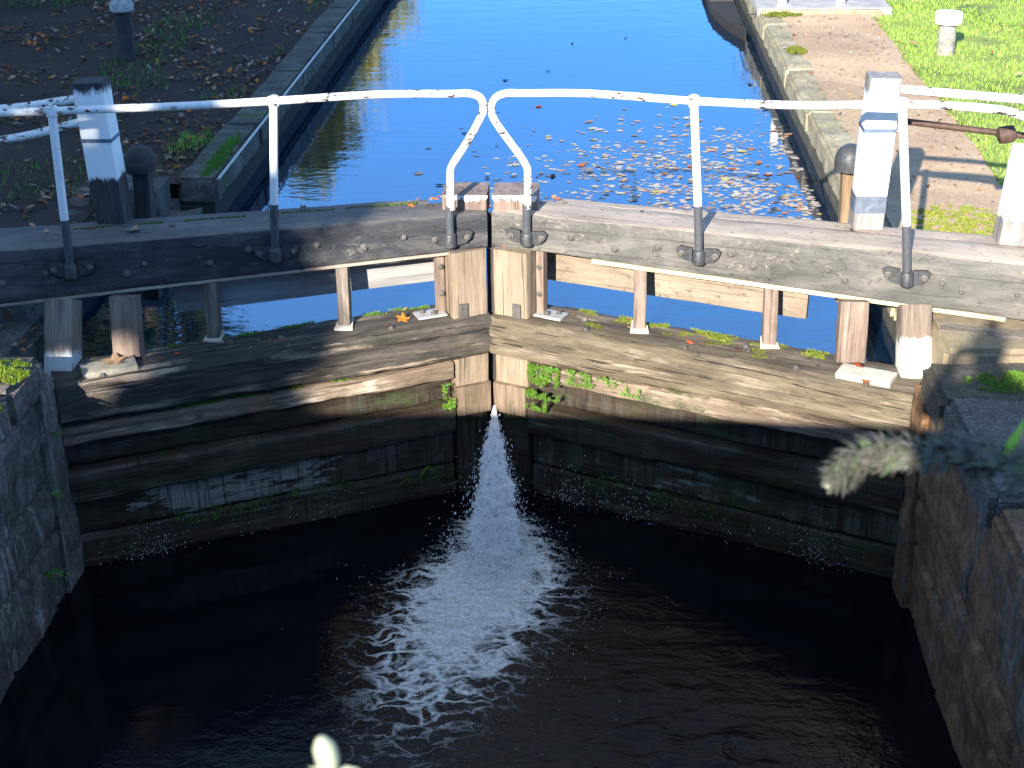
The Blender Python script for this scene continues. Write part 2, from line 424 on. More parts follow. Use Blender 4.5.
M_turf = ground('turf_base', ((.18, .22, .04), (.26, .33, .06), (.34, .40, .10)), .5)
M_turfmoss = ground('mossy_ground', ((.18, .14, .09), (.33, .26, .17), (.42, .36, .20)), .35)
M_slab = stone('concrete_slab', ((.24, .225, .22), (.36, .34, .33), (.46, .44, .42)), 3, bump=.3)
M_field = ground('far_field', ((.05, .075, .02), (.09, .12, .035), (.13, .16, .05)), .3)
M_grass1 = leafmat('grass_blade', (.34, .54, .07), .35, .35)
M_grass2 = leafmat('grass_blade_pale', (.48, .64, .14), .3, .35)
M_grassd = leafmat('grass_dark', (.05, .10, .02), .4, .3)
M_mossg = leafmat('moss_green', (.11, .19, .012), .4, .2)
M_mossy = leafmat('moss_yellow', (.22, .25, .03), .35, .2)
M_fern = leafmat('fern_green', (.13, .34, .05), .3, .35)
L_tan = leafmat('leaf_tan', (.48, .30, .18)); L_or = leafmat('leaf_orange', (.62, .20, .03)); L_yel = leafmat('leaf_yellow', (.60, .50, .12))
L_br = leafmat('leaf_brown', (.16, .085, .045)); L_pale = leafmat('leaf_pale', (.50, .45, .38)); L_red = leafmat('leaf_red', (.5, .10, .05))
L_dk = leafmat('leaf_dark', (.03, .025, .02))
L_grey = leafmat('leaf_grey', (.27, .22, .19))
T_leaf = leafmat('tree_leaf_green', (.07, .10, .02), .4, .3); T_yel = leafmat('tree_leaf_yellow_green', (.80, .64, .10), .35, .4); T_wil = leafmat('willow_leaf_green', (.36, .34, .05), .4, .4)
T_brn = leafmat('hedge_leaf_brown', (.14, .10, .04), .4, .3); T_dark = leafmat('tree_leaf_dark', (.04, .06, .015), .4, .3)
M_bark = wood('bark', (.04, .03, .022), (.09, .07, .05), (.15, .12, .09), crack=.8)

# ------------------------------------------------------------------ gates
A = radians(24.7)
MITRE_Y = -.1
ZT = .075
def gp(s, u, v, z): return V((s * (u * cos(A) + v * sin(A)), MITRE_Y - u * sin(A) + v * cos(A), z))
def bf(s, x):      # front line of the balance beam
    return (-.025 - .300 * x) if s > 0 else (-.06 - .262 * x)
def bh(x): return .212 + .036 * x
AY = V((0, 1, 0))

def bolt_on(parent, p, r=.018, nrm=(0, -1, 0), mat=None, name='bolt'):
    prof = [(r * 1.5, 0), (r * 1.5, .004), (r, .006), (r, .014), (r * .7, .018)]
    M = frame(p, V(p) + V(nrm), (0, 0, 1)) @ Matrix.Rotation(radians(90), 4, 'Y')
    return link(name, lathe_mesh(prof, 8), mat or M_bolt, parent, M, smooth=35)

def leaf_outline(kind, s):
    if kind == 0:
        p = [(0, -.5), (.16, -.34), (.27, -.08), (.25, .18), (.12, .38), (0, .52), (-.12, .38), (-.25, .18), (-.27, -.08), (-.16, -.34)]
    else:
        p = []
        for i in range(15):
            a = 2 * pi * i / 15 - pi / 2; r = .5 if i % 3 == 0 else (.24 if i % 3 == 1 else .36)
            p.append((r * cos(a) * (1 + .1 * random.uniform(-1, 1)), r * sin(a)))
    return [(x * s, y * s) for x, y in p]

def leaf_mesh(s=.07, kind=0, curl=.25):
    out = leaf_outline(kind, s); vs = [(0, 0, 0)]; fs = []
    for x, y in out:
        r2 = (x * x + y * y) / (s * s); vs.append((x, y, curl * s * r2 * random.uniform(.3, 1.5)))
    n = len(out)
    for i in range(n): fs.append((0, 1 + i, 1 + (i + 1) % n))
    return mesh(vs, fs)

def tufts(name, pts, mat, hmin, hmax, wid, lean=.5, parent=None, seed=3, nrm=(0, 0, 1)):
    """a mesh of many short blades rooted at pts"""
    rnd = random.Random(seed); vs = []; fs = []; mi = []
    nrm = V(nrm)
    for p in pts:
        p = V(p); h = rnd.uniform(hmin, hmax); a = rnd.uniform(0, 2 * pi); w = wid * rnd.uniform(.6, 1.3)
        d = V((cos(a), sin(a), 0)); l = (V((cos(a + 1.3), sin(a + 1.3), 0)) * lean * rnd.random() + nrm).normalized()
        k = len(vs); vs += [p - d * w, p + d * w, p + l * h * .6 + d * w * .6, p + l * h]
        fs += [(k, k + 1, k + 2), (k, k + 2, k + 3)]
        m = 0 if rnd.random() < .7 else 1; mi += [m, m]
    me = mesh(vs, fs); me.polygons.foreach_set('material_index', mi)
    mats = mat if isinstance(mat, (list, tuple)) else [mat, mat]
    return link(name, me, mats, parent)

def build_gate(s):
    side = 'right' if s > 0 else 'left'
    lab = ('sunlit right-hand wooden lock gate with grey weathered beam and white handrail' if s > 0 else
           'shaded left-hand wooden lock gate with blackened beam and white handrail')
    R = empty('lock_gate', (0, MITRE_Y, -1.9), -A * s, lab, 'lock gate', 'pair of mitred lock gates')
    ex = V((s, 0, 0))
    # --- balance beam
    slope = .300 if s > 0 else .262
    dirv = V((s, -slope, 0)).normalized(); nv = V((s * slope, 1, 0)).normalized()
    W = .30
    Lb = 6.2
    f0 = V((s * .012, bf(s, .012), ZT))
    a = f0 + nv * (W / 2); b = a + dirv * Lb
    hx = lambda L: .212 + .036 * L * dirv.x * s
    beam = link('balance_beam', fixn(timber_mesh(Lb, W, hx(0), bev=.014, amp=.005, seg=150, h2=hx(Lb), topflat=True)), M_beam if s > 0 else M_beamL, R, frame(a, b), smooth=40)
    # rear board of the beam top, widening outwards
    a2 = f0 + nv * (W + .05) + dirv * .30 - V((0, 0, .006)); b2 = a2 + dirv * (Lb - .3) + nv * .05
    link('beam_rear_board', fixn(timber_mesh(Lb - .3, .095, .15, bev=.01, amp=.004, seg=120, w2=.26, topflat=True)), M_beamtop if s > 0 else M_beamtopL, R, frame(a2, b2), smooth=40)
    # pale batten under the front
    st = .62 if s > 0 else .05
    zb = ZT - hx(0) - .012
    pts = [f0 + dirv * u + nv * .012 + V((0, 0, -hx(u) - .012)) for u in (st, 2.95)]
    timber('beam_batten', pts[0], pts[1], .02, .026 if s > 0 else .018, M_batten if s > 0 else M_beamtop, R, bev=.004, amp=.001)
    for (u, dz) in ((.55, .1), (.78, .14), (1.02, .1), (1.45, .09), (1.62, .15), (1.95, .12), (2.12, .17), (2.55, .12), (2.72, .16), (3.05, .14)):
        u += random.uniform(-.06, .06)
        p = f0 + dirv * u - nv * .003 + V((0, 0, -dz - .01 * u))
        bolt_on(beam, p, .017 if random.random() < .7 else .012, -nv)
    # --- mitre post
    mp = timber('mitre_post', gp(s, .118, .16, -1.0), gp(s, .118, .16, -.14), .225, .26, M_mitre, R, up=gp(s, 0, 1, 0) - gp(s, 0, 0, 0), bev=.012, amp=.003)
    timber('mitre_post', gp(s, .118, .105, -1.19), gp(s, .118, .105, -1.0), .225, .22, M_mitrewet, R, up=gp(s, 0, 1, 0) - gp(s, 0, 0, 0), bev=.012, amp=.004)
    timber('mitre_post_foot', gp(s, .116, .165, -1.9), gp(s, .116, .165, -1.19), .215, .215, M_low, R, up=gp(s, 0, 1, 0) - gp(s, 0, 0, 0), bev=.012, amp=.006)
    if s > 0: timber('gap_shade_strip', V((0, .02, -1.05)), V((0, .02, ZT - .02)), .05, .02, M_darkpost, R, up=(0, 1, 0), bev=.003, amp=.001)  # dark strip added behind the mitre joint so its gap reads as shade
    # block on top of the mitre post
    bc = V((s * .152, .135, 0))
    blk = timber('post_head', bc + V((0, 0, ZT - .04)), bc + V((0, 0, ZT + .092)), .27, .25, M_stem, R, up=(0, 1, 0), bev=.012, amp=.004, seg=8)
    cap = grid_mesh(0, 1, 0, 1, 1, 1)
    D.meshes.remove(cap)
    # flaking white paint along the head
    for k in range(7):
        px = s * (.04 + .036 * k + random.uniform(-.008, .008))
        w_ = random.uniform(.016, .026); h_ = random.uniform(.014, .05)
        y_ = .135 - .125 - .006
        vs = [(px - w_, y_, ZT + .088), (px + w_, y_, ZT + .088), (px + w_ * .8, y_, ZT + .088 - h_ * .7), (px + w_ * .1, y_, ZT + .088 - h_), (px - w_ * .8, y_, ZT + .088 - h_ * .55)]
        me = mesh(vs + [(x, y + .004, z) for x, y, z in vs], [(0, 1, 2, 3, 4), (9, 8, 7, 6, 5)])
        link('paint_flake', me, M_railclean, blk)
    # --- top rail = walkway
    uh = 2.56
    wz = -.555
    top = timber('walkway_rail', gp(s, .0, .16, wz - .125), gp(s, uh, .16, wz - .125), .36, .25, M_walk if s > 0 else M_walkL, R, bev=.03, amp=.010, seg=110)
    for u, v in ((.62, .03), (1.25, .02), (1.9, .04), (2.3, .02), (1.55, .2)):
        bolt_on(top, gp(s, u, v, wz + .001), .015, (0, 0, 1))
    # --- ledge (thin worn rail) and lower rails
    timber('ledge_rail', gp(s, .245, .09, -.885), gp(s, uh, .09, -.885), .17, .11, M_ledge, R, bev=.02, amp=.008)
    timber('middle_rail', gp(s, .245, .17, -1.02), gp(s, uh, .17, -1.02), .17, .17, M_plank, R, bev=.01, amp=.006)
    timber('lower_rail', gp(s, .245, .115, -1.21), gp(s, uh, .115, -1.21), .22, .19, M_low, R, bev=.02, amp=.008)
    timber('lower_rail', gp(s, .245, .165, -1.425), gp(s, uh, .165, -1.425), .18, .22, M_lowp if s < 0 else M_lowp2, R, bev=.012, amp=.006)
    timber('bottom_rail', gp(s, .245, .165, -1.66), gp(s, uh, .165, -1.66), .2, .22, M_low, R, bev=.02, amp=.008)
    # sheathing behind
    k = 0
    for i in range(9):
        u0 = .245 + i * (uh - .245) / 9; u1 = u0 + (uh - .245) / 9 - .006
        timber('sheathing_plank', gp(s, (u0 + u1) / 2, .29, -1.9), gp(s, (u0 + u1) / 2, .29, wz - .26), u1 - u0, .06, M_plank, R, up=gp(s, 0, 1, 0) - gp(s, 0, 0, 0), bev=.006, amp=.002, seg=10)
    # --- heel post
    timber('heel_post', gp(s, 2.64, .17, -1.95), gp(s, 2.64, .17, -.82), .20, .22, M_plank if s > 0 else M_low, R, up=gp(s, 0, 1, 0) - gp(s, 0, 0, 0), bev=.05, amp=.004)
    upv = gp(s, 0, 1, 0) - gp(s, 0, 0, 0)
    bzl = lambda x: ZT - bh(x) - .004
    # heel upper part, leaning under the beam
    h0 = V((s * 2.375, -1.02, wz - .30)); h1 = V((s * 2.38, -.73, bzl(2.33)))
    timber('heel_post_upper', h0, h1, .165, .17, M_heelL if s < 0 else M_heel2, R, up=(0, 1, 0), bev=.012, amp=.003)
    # --- stems between rail and beam
    for (x, w_, wide) in (((.89, .072, 0), (1.625, .078, 0), (2.05, .155, 1)) if s > 0 else ((.86, .072, 0), (1.60, .078, 0), (2.03, .16, 1))):
        yb = MITRE_Y - (x / cos(A)) * sin(A) + .30
        yf = bf(s, x)
        foot = V((s * x, max(yb - .08, yf + .0) if not wide else yb - .10, wz + .006))
        foot.y = min(foot.y, yf + .04) if not wide else min(yb - .10, yf - .0)
        head = V((s * (x + .005), yf + .07, bzl(x)))
        if wide: foot.y = -.76; head.y = -.69
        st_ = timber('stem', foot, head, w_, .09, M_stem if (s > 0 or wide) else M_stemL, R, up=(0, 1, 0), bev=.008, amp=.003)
        if not wide:
            pl = [(-.055, -.075), (.055, -.075), (.042, .05), (-.042, .05)]
            vs = [(foot.x + px, foot.y + py, wz + (.008 if py < 0 else .03)) for px, py in pl] + [(foot.x + px, foot.y + py, wz - .01) for px, py in pl]
            link('foot_plate', fixn(mesh(vs, [(0, 1, 2, 3), (7, 6, 5, 4), (0, 4, 5, 1), (1, 5, 6, 2), (2, 6, 7, 3), (3, 7, 4, 0)])), M_foot, st_)
        else:
            p0 = gp(s, x / cos(A) - .13, .10, wz + .012); p1 = gp(s, x / cos(A) + .17, .10, wz + .012)
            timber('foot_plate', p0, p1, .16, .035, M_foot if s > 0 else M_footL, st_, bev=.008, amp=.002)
    # zinc corner plate and angle strip next to the mitre post
    e = gp(s, .262, .17, 0)
    timber('angle_strip', V((e.x, e.y, wz)), V((e.x, e.y, -.15)), .05, .06, M_stem, R, up=upv, bev=.006, amp=.001, seg=8)
    bolt_on(R, gp(s, .262, .135, -.25), .012, -upv); bolt_on(R, gp(s, .262, .135, -.42), .012, -upv)
    p0 = gp(s, .25, .14, wz + .012); p1 = gp(s, .43, .14, wz + .012)
    pl = timber('corner_plate', p0, p1, .12, .012, M_plate, R, bev=.003, amp=.0008)
    bolt_on(pl, gp(s, .32, .12, wz + .02), .014, (0, 0, 1)); bolt_on(pl, gp(s, .38, .16, wz + .02), .012, (0, 0, 1))
    # iron tab low on the mitre post
    c0 = gp(s, .165, .022, wz + .0)
    timber('iron_tab', V((c0.x, c0.y, wz + .0)), V((c0.x, c0.y, wz + .09)), .055, .012, M_bolt, R, up=upv, bev=.003, amp=.0005, seg=4)
    # --- rear board under the beam
    xb0, xb1 = .30, 1.86
    g0 = V((s * xb0, bf(s, xb0) + .30, -.30)); g1 = V((s * xb1, bf(s, xb1) + .24, -.345))
    timber('rear_board', g0, g1, .05, .235, M_board if s > 0 else M_board2, R, bev=.006, amp=.0004)
    # --- handrail
    rl = lambda x: V((s * x, bf(s, x) - .035, .832 if x < 1.5 else .832 + (.068 if s > 0 else .022) * (x - 1.5) / .8))
    by = bf(s, .23) - .035
    if s > 0:
        curve = [(.232, by, .13), (.234, by, .32), (.222, by, .395), (.137, by, .523), (.059, by, .635), (.03, by, .71), (.047, by, .772), (.11, by, .806), (.22, by, .808)]
        tail = [rl(.6), rl(1.17), rl(1.7), rl(2.2), V((2.42, -.80, .905)), V((2.58, -.85, .905)), V((2.71, -.88, .895)), V((2.82, -.90, .86)), V((2.90, -.91, .78))]
    else:
        curve = [(-.217, by, .13), (-.213, by, .32), (-.20, by, .395), (-.125, by, .51), (-.05, by, .635), (-.012, by, .725), (-.03, by, .79), (-.10, by, .815), (-.2, by, .812)]
        tail = [rl(.6), rl(1.17), rl(1.7), rl(2.3), rl(2.7), rl(3.3), rl(4.6)]
    rail = tube('handrail', [V(p) for p in curve] + tail, .0225, M_rail, R, n=14, amp=.0012)
    for x in (.225, 1.215, 2.32) + ((4.5,) if s < 0 else ()):
        base = V((s * x, bf(s, x) - .035, 0)); top = rl(x - (0 if x < 1 else (.11 if (x > 2 and s > 0) else (.02 if x > 2 else .06))))
        if x < 1: tube('post_sleeve', [base + V((0, 0, -.06)), base + V((0, 0, .15))], .0245, M_sleeve, R)
        else:
            mid = base.lerp(V((top.x, top.y, 0)), .27) + V((0, 0, .24))
            base.z = -.07
            p = tube('rail_post', [mid, V((top.x, top.y, top.z + .012))], .0235, M_railclean, R, n=14)
            tube('post_sleeve', [base, mid + V((0, 0, .002))], .0245, M_sleeve, p, n=14)
            link('rail_knuckle', lathe_mesh([(.012, -.035), (.031, -.028), (.034, 0), (.031, .026), (.015, .036)], 14, .05), M_rail, p, Matrix.Translation(top), smooth=50)
        # clamp bracket with ears
        br = link('clamp_bracket', lathe_mesh([(.028, -.02), (.037, -.012), (.037, .055), (.030, .068), (.026, .07)], 16, .04), M_iron, R, Matrix.Translation(V((base.x, base.y, -.085))), smooth=40)
        for e_ in (-1, 1):
            q = V((base.x, bf(s, x) - .012, -.05)) + dirv * e_ * .035
            outl = [(0, -.045), (.055, -.035), (.085, .0), (.095, .028), (.07, .045), (0, .038)]
            vs = []
            for yy in (0, -.022):
                for (u_, z_) in outl: vs.append(q + dirv * e_ * u_ + nv * yy + V((0, 0, z_)))
            n_ = 6
            fs = [tuple(range(n_)), tuple(range(2 * n_ - 1, n_ - 1, -1))] + [(i, (i + 1) % n_, n_ + (i + 1) % n_, n_ + i) for i in range(n_)]
            link('bracket_ear', fixn(mesh(vs, fs)), M_iron, br)
            bolt_on(br, q + dirv * e_ * .062 - nv * .022, .014, -nv)
    # --- tall white post standing on the beam (collar of the heel) and the gear behind it
    if s > 0: pb, pt, tz = V((2.17, -.225, ZT - .03)), V((2.20, -.225, .93)), M_post
    else: pb, pt, tz = V((-2.205, -.18, ZT - .03)), V((-2.245, -.18, .90)), M_postL
    wp = timber('white_post', pb, pt, .175, .17, tz, R, up=(0, 1, 0), bev=.014, amp=.003)
    if s > 0:
        q = pb.lerp(pt, .66)
    else:
        q = pb.lerp(pt, .60)
    if s > 0:
        q3 = pb.lerp(pt, .135); timber('painted_band', q3, q3 + V((0, 0, .10)), .179, .176, M_paintband, wp, up=(0, 1, 0), bev=.012, amp=.001, seg=4)
    timber('metal_band', q, q + V((0, 0, .022)), .180, .177, M_strap, wp, up=(0, 1, 0), bev=.004, amp=.0005, seg=2)
    gpst = V((s * 2.13 if s > 0 else -2.10, .06 if s > 0 else .02, -.5))
    g = timber('gear_post', gpst, V((gpst.x - .02 * s, gpst.y + .02, .33)), .10, .10, M_brownpost if s > 0 else M_darkpost, R, up=(0, 1, 0), bev=.008)
    link('gear_cap', lathe_mesh([(.06, -.075), (.086, -.07), (.09, -.03), (.086, .015), (.068, .055), (.035, .078), (.01, .082)], 18, .08), M_iron if s > 0 else M_darkpost, g,
         Matrix.Translation(V((gpst.x - .03 * s, gpst.y - .02, .385))), smooth=45)
    # rear handrails and tie rods
    if s > 0:
        tube('rear_handrail', [V((2.26, -.25, .86)), V((2.95, -.40, .835)), V((3.6, -.55, .83))], .024, M_rail, R)
        tube('tie_rod', [V((2.27, -.27, .69)), V((2.84, -.42, .655)), V((3.3, -.54, .63))], .018, M_rust, R)
        w2 = timber('white_post', V((2.91, -.50, ZT - .03)), V((2.95, -.50, .60)), .15, .15, M_post, R, up=(0, 1, 0), bev=.012, amp=.003)
        link('rod_collar', lathe_mesh([(.02, -.05), (.045, -.04), (.05, .0), (.045, .04), (.02, .05)], 12, .1), M_rust, w2,
             Matrix.Translation(V((2.84, -.44, .655))) @ Matrix.Rotation(radians(80), 4, 'Y'), smooth=40)
    else:
        tube('rear_handrail', [V((-2.33, -.22, .80)), V((-2.9, -.30, .752)), V((-4.6, -.6, .75))], .024, M_rail, R)
        tube('rear_handrail', [V((-2.28, -.22, .675)), V((-2.9, -.35, .575)), V((-4.6, -.7, .5))], .024, M_rail, R)
        timber('white_post', V((-4.5, -.62, ZT - .03)), V((-4.52, -.62, .85)), .15, .15, M_postL, R, up=(0, 1, 0), bev=.012)
    return R

M_board2 = wood('rear_board_grey', (.16, .15, .145), (.27, .26, .25), (.38, .36, .34), crack=.3, contrast=.8, bump=.3)
gateR = build_gate(1)
gateL = build_gate(-1)

# ------------------------------------------------------------------ setting: walls, ground, water
def struct(name, me, mat, M=None, smooth=None):
    return tag(link(name, me, mat, None, M, smooth), kind='structure')

ZB = -.35      # bank level
ZU = -.70      # upper water
ZL = -1.756    # lower water

def rough_wall(x, y0, y1, z0, z1, s, mat, amp=.035, seed=0, course=.27):
    """chamber side wall: a slab of real thickness with a rough inner face"""
    nx = int((y1 - y0) / .035); nz = int((z1 - z0) / .035)
    vs = []; fs = []
    for j in range(nz + 1):
        for i in range(nx + 1):
            y = y0 + (y1 - y0) * i / nx; z = z0 + (z1 - z0) * j / nz
            q = V((y * 1.6 + seed, z * 2.2, seed)); d = noise.noise(q) * 1.2 + .6 * noise.noise(q * 3.3) + .35 * noise.noise(q * 9)
            row = int((z - z0) / course); fz = ((z - z0) / course) % 1; fy = ((y + row * .31) / .62) % 1
            jo = 1 if (fz < .09 or fy < .05) else 0
            bl = noise.noise(V((row * 3.7 + seed, int((y + row * .31) / .62) * 2.3, 5)))
            dd = amp * d + .018 * bl - .026 * jo
            vs.append((x - s * dd + s * .0, y, z))
    n = len(vs)
    for j in range(nz):
        for i in range(nx):
            a = j * (nx + 1) + i; fs.append((a, a + 1, a + nx + 2, a + nx + 1))
    # end (upstream) return face
    e0 = [j * (nx + 1) + nx for j in range(nz + 1)]
    for j in range(nz + 1):
        v = vs[e0[j]]; vs.append((v[0] + s * .6, v[1], v[2]))
    for j in range(nz): fs.append((e0[j], n + j, n + j + 1, e0[j + 1]))
    return fixn(mesh(vs, fs))

def wall_thing(s):
    side = s
    R = empty('chamber_wall', (s * 2.36, -5, ZL - .3), 0,
              'dark brown stone chamber wall at right with grey streaks and rough coping stones' if s > 0 else
              'bluish grey stone chamber wall at left with moss and small ferns', 'wall', 'side walls of the lock chamber')
    mat = M_right_wall if s > 0 else M_left_wall
    link('wall_face', rough_wall(s * 2.36, -9.5, -1.28, ZL - .4, ZB - .18, s, mat, .017 if s > 0 else .022, 3 + s), mat, R, smooth=50)
    # quoin stone beside the heel post
    me = block_mesh(.5, .34, 1.75, .05, .07, .018, 4 + s)
    link('quoin_stone', me, mat, R, Matrix.Translation((s * (2.36 + .22), -1.27, ZL + .42)), smooth=50)
    # coping stones
    ys = [-1.22, -1.74, -2.75, -3.75, -4.7, -5.7, -6.7, -7.7, -8.7]
    for i in range(len(ys) - 1):
        L = ys[i] - ys[i + 1] - .015; yc = (ys[i] + ys[i + 1]) / 2
        m = M_left_wall if s < 0 else (M_cope_dark if i == 0 else (M_cope_grey if i == 1 else M_right_wall))
        me = block_mesh(.62, L, .22, .035, .06, .012, i * 3 + s)
        link('coping_stone', me, m, R, Matrix.Translation((s * (2.36 + .29), yc, ZB - .10 + (.012 if i % 2 else 0) + (.03 if s > 0 and i == 1 else 0))), smooth=50)
    return R
wallR = wall_thing(1); wallL = wall_thing(-1)
wallL['label'] = 'bluish grey stone chamber wall at left with moss and small ferns'

# back walls of the gate recess and canal side walls upstream
def canal_side(s):
    x = 2.38 if s > 0 else -2.15
    R = empty('canal_bank_wall', (x, 5, ZU - .2), 0,
              'sunlit pale lichened stone edge along the right side of the upper canal' if s > 0 else
              'shaded mossy stone edge along the left side of the upper canal', 'canal edge', 'stone edges of the upper canal')
    y0 = -.2 if s > 0 else 2.0
    ys = y0; i = 0
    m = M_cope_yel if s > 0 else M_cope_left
    while ys < 40:
        L = random.uniform(1.3, 2.3) if ys < 12 else 4
        w_ = .27 if s > 0 else .30
        yc = ys + L / 2
        rise = .0
        wob = random.uniform(-.01, .01)
        me = block_mesh(w_, L - .003, .20, .025, .05 if ys < 12 else .5, .016, i + 11 * s, 5)
        link('coping_stone', me, m, R, Matrix.Translation((x + s * w_ / 2 + wob, yc, ZB - .09 + random.uniform(-.006, .006))), smooth=50)
        ys += L; i += 1
    # wall below the coping
    me = block_mesh(.3, 42 - y0, 1.1, .01, .4, .01, 5)
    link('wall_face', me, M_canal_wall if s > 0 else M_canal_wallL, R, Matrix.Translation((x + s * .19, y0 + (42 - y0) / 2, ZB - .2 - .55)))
    return R
canal_side(1); canal_side(-1)

# recess wall on the left and the rounded rocks at its end
R = empty('recess_wall', (-2.9, .4, -1.2), 0, 'dark low wall of the gate recess behind the left beam', 'wall')
link('wall_face', block_mesh(.25, 2.9, 1.4, .02, .12, .02, 9), M_rock, R, Matrix.Translation((-3.02, .55, ZB - .72)), smooth=50)
rk = tag(link('rounded_stone', block_mesh(.92, .78, .62, .22, .05, .06, 2, 3), M_rock, None, Matrix.Translation((-2.68, 1.64, ZB - .23)), smooth=60),
         'rounded mossy stone at the near end of the left canal edge', 'stone')
tag(link('anchor_stone', block_mesh(.80, 1.02, .5, .03, .06, .014, 21), M_turfmoss, None, Matrix.Translation((2.86, -.68, ZB - .195)), smooth=50), 'mossy stone under the right beam beside the heel of the gate', 'stone')
tag(link('anchor_stone', block_mesh(.62, .75, .5, .05, .06, .02, 22), M_rock, None, Matrix.Translation((-2.83, -.98, ZB - .27)), smooth=50), 'dark stone under the left beam beside the heel of the gate', 'stone')
tag(timber('wall_timber', V((2.50, -.86, ZB - .02)), V((2.98, -.98, ZB - .02)), .14, .15, M_wallwood, None, bev=.02, amp=.006), 'short lichened timber wedged under the right beam beside the heel', 'timber')
# iron strip edging on left canal coping
tag(tube('edge_strip', [V((-2.135, 1.98, ZB + .012)), V((-2.135, 12, ZB + .012))], .011, M_plate, None, n=6), 'thin pale metal edging strip on the left canal edge', 'edging')

def gnd(x, y):
    return .025 * noise.noise(V((x * .9, y * .9, 0))) + .010 * noise.noise(V((x * 4, y * 4, 3)))
def region(name, x0, x1, y0, y1, nx, ny, z, mat, amp=1.0, xf=None, zf=None):
    me = grid_mesh(x0, x1, y0, y1, nx, ny, lambda x, y: z + amp * gnd(x, y) + (zf(y) if zf else 0))
    if xf:
        for v in me.vertices: v.co.x = xf(v.co.x, v.co.y)
    return struct(name, me, mat, smooth=60)
region('left_bank_ground', -8, -2.86, -9, 14, 60, 220, ZB - .02, M_soil)
region('left_bank_edge_ground', -2.87, -2.42, 1.98, 14, 8, 120, ZB - .022, M_soil)
struct('left_far_ground', grid_mesh(-60, -7.99, -30, 160, 12, 30), M_field, Matrix.Translation((0, 0, ZB - .03)))
struct('left_upstream_ground', grid_mesh(-8.0, -2.4, 13.9, 160, 4, 30), M_field, Matrix.Translation((0, 0, ZB - .03)))
# right: path and lawn, edge of the lawn drifts
def edge(y): return 3.50 + .012 * (y - 2) + .05 * noise.noise(V((y * .8, 0, 0))) + .03 * noise.noise(V((y * 3.5, 2, 0))) + (.10 if y > 6 else 0) * 0
def xf(x, y): x0 = 2.60 + .05 * noise.noise(V((y * 1.7, 4, 0))); return x0 + (x - 2.7) / (3.5 - 2.7) * (edge(y) - x0)
region('towpath', 2.70, 3.5, -9.5, 14, 18, 260, ZB + .016, M_path, xf=xf, zf=lambda y: -.09 if y < -.35 else 0)
def xf2(x, y): return edge(y) - .01 + (x - 3.5)
region('lawn', 3.5, 12, -9.5, 14, 90, 220, ZB - .015, M_turf, xf=xf2)
struct('right_far_ground', grid_mesh(11.9, 60, -30, 160, 12, 30), M_field, Matrix.Translation((0, 0, ZB - .03)))
struct('right_upstream_ground', grid_mesh(2.6, 12.0, 13.9, 160, 4, 30), M_field, Matrix.Translation((0, 0, ZB - .03)))
struct('far_field_ground', grid_mesh(-200, 200, 158, 900, 8, 12), M_field, Matrix.Translation((0, 0, ZB - .035)))
# mossy ground near the right post
region('mossy_ground', 2.55, 3.45, -.3, 1.35, 20, 40, ZB + .026, M_path, 1.0)

# upper water
def upper_water():
    t = NT('upper_water')
    n1 = t.noise((1, 2.2, 1), 1.6, 3, .5, .4); n2 = t.noise((1, 2.0, 1), 9, 3, .5)
    nb = t.bump(n1, .026, .10); nb = t.bump(n2, .035, .02, nb)
    t.out((.001, .012, .035), .015, nb)
    t.b.inputs['IOR'].default_value = 2.5
    return t.m
def uw():
    vs = []; fs = []
    ylist = [None] + [1 + i * 1.0 for i in range(12)] + [16, 25, 45, 90, 158]
    xs = [-3.0, -2.2, -1.4, -.7, 0, .7, 1.4, 2.2, 3.0]
    for y in ylist:
        for x in xs: vs.append((x, (MITRE_Y - .46 * abs(x) + .22) if y is None else y, 0))
    nx = len(xs)
    for j in range(len(ylist) - 1):
        for i in range(nx - 1): a = j * nx + i; fs.append((a, a + 1, a + nx + 1, a + nx))
    return mesh(vs, fs)
struct('upper_canal_water', uw(), upper_water(), Matrix.Translation((0, 0, ZU)))

# lower water, with real wavelets round the falling jet and foam as floating white froth
FX, FY = .06, -1.0
def foam_density(x, y):
    dx = x - FX * 1.0; dy = FY + .35 - y       # dy grows downstream (towards the camera)
    if dy < -.25: return 0
    w = .14 + .26 * max(0, min(1, (dy + .1) / .7)) if dy < .7 else .40 - .03 * (dy - .7)
    w = max(w, .2); cx = dx + .20 * max(0, dy - .35) + .05 * noise.noise(V((dy * 3, 1, 1))) 
    lat = math.exp(-(cx / w) ** 2 * 1.0)
    along = 1.0 if dy < .55 else math.exp(-((dy - .55) / 1.1) ** 2)
    up = max(0, min(1, (dy + .25) / .15))
    return lat * along * up
def wave(x, y):
    d = sqrt((x - FX) ** 2 + (y - FY) ** 2)
    a = .030 * math.exp(-(d / .38) ** 2) + .012 * math.exp(-(d / .9) ** 2) + .006 * math.exp(-(((x - .3 - .3 * (FY - y)) / (.5 + .4 * max(0, FY - y))) ** 2)) * min(1, max(0, (-.4 - y) / .6)) + .0004
    ln = x - (.95 + .42 * (-1.9 - y)); a += .034 * math.exp(-(ln / .13) ** 2) * min(1, max(0, (-1.9 - y) / .5)) + .022 * math.exp(-((ln + .34) / .12) ** 2) * min(1, max(0, (-2.0 - y) / .5))
    q = V((x * 3.4, y * 6, 0)); n = noise.noise(q + V((noise.noise(q * .6) * 1.2, 0, 0))) + .5 * noise.noise(q * 2.4) + .3 * noise.noise(q * 5)
    rid = 1 - abs(noise.noise(V((x * 4, y * 5.5, 7)))) * 2
    return a * (n + .6 * rid)
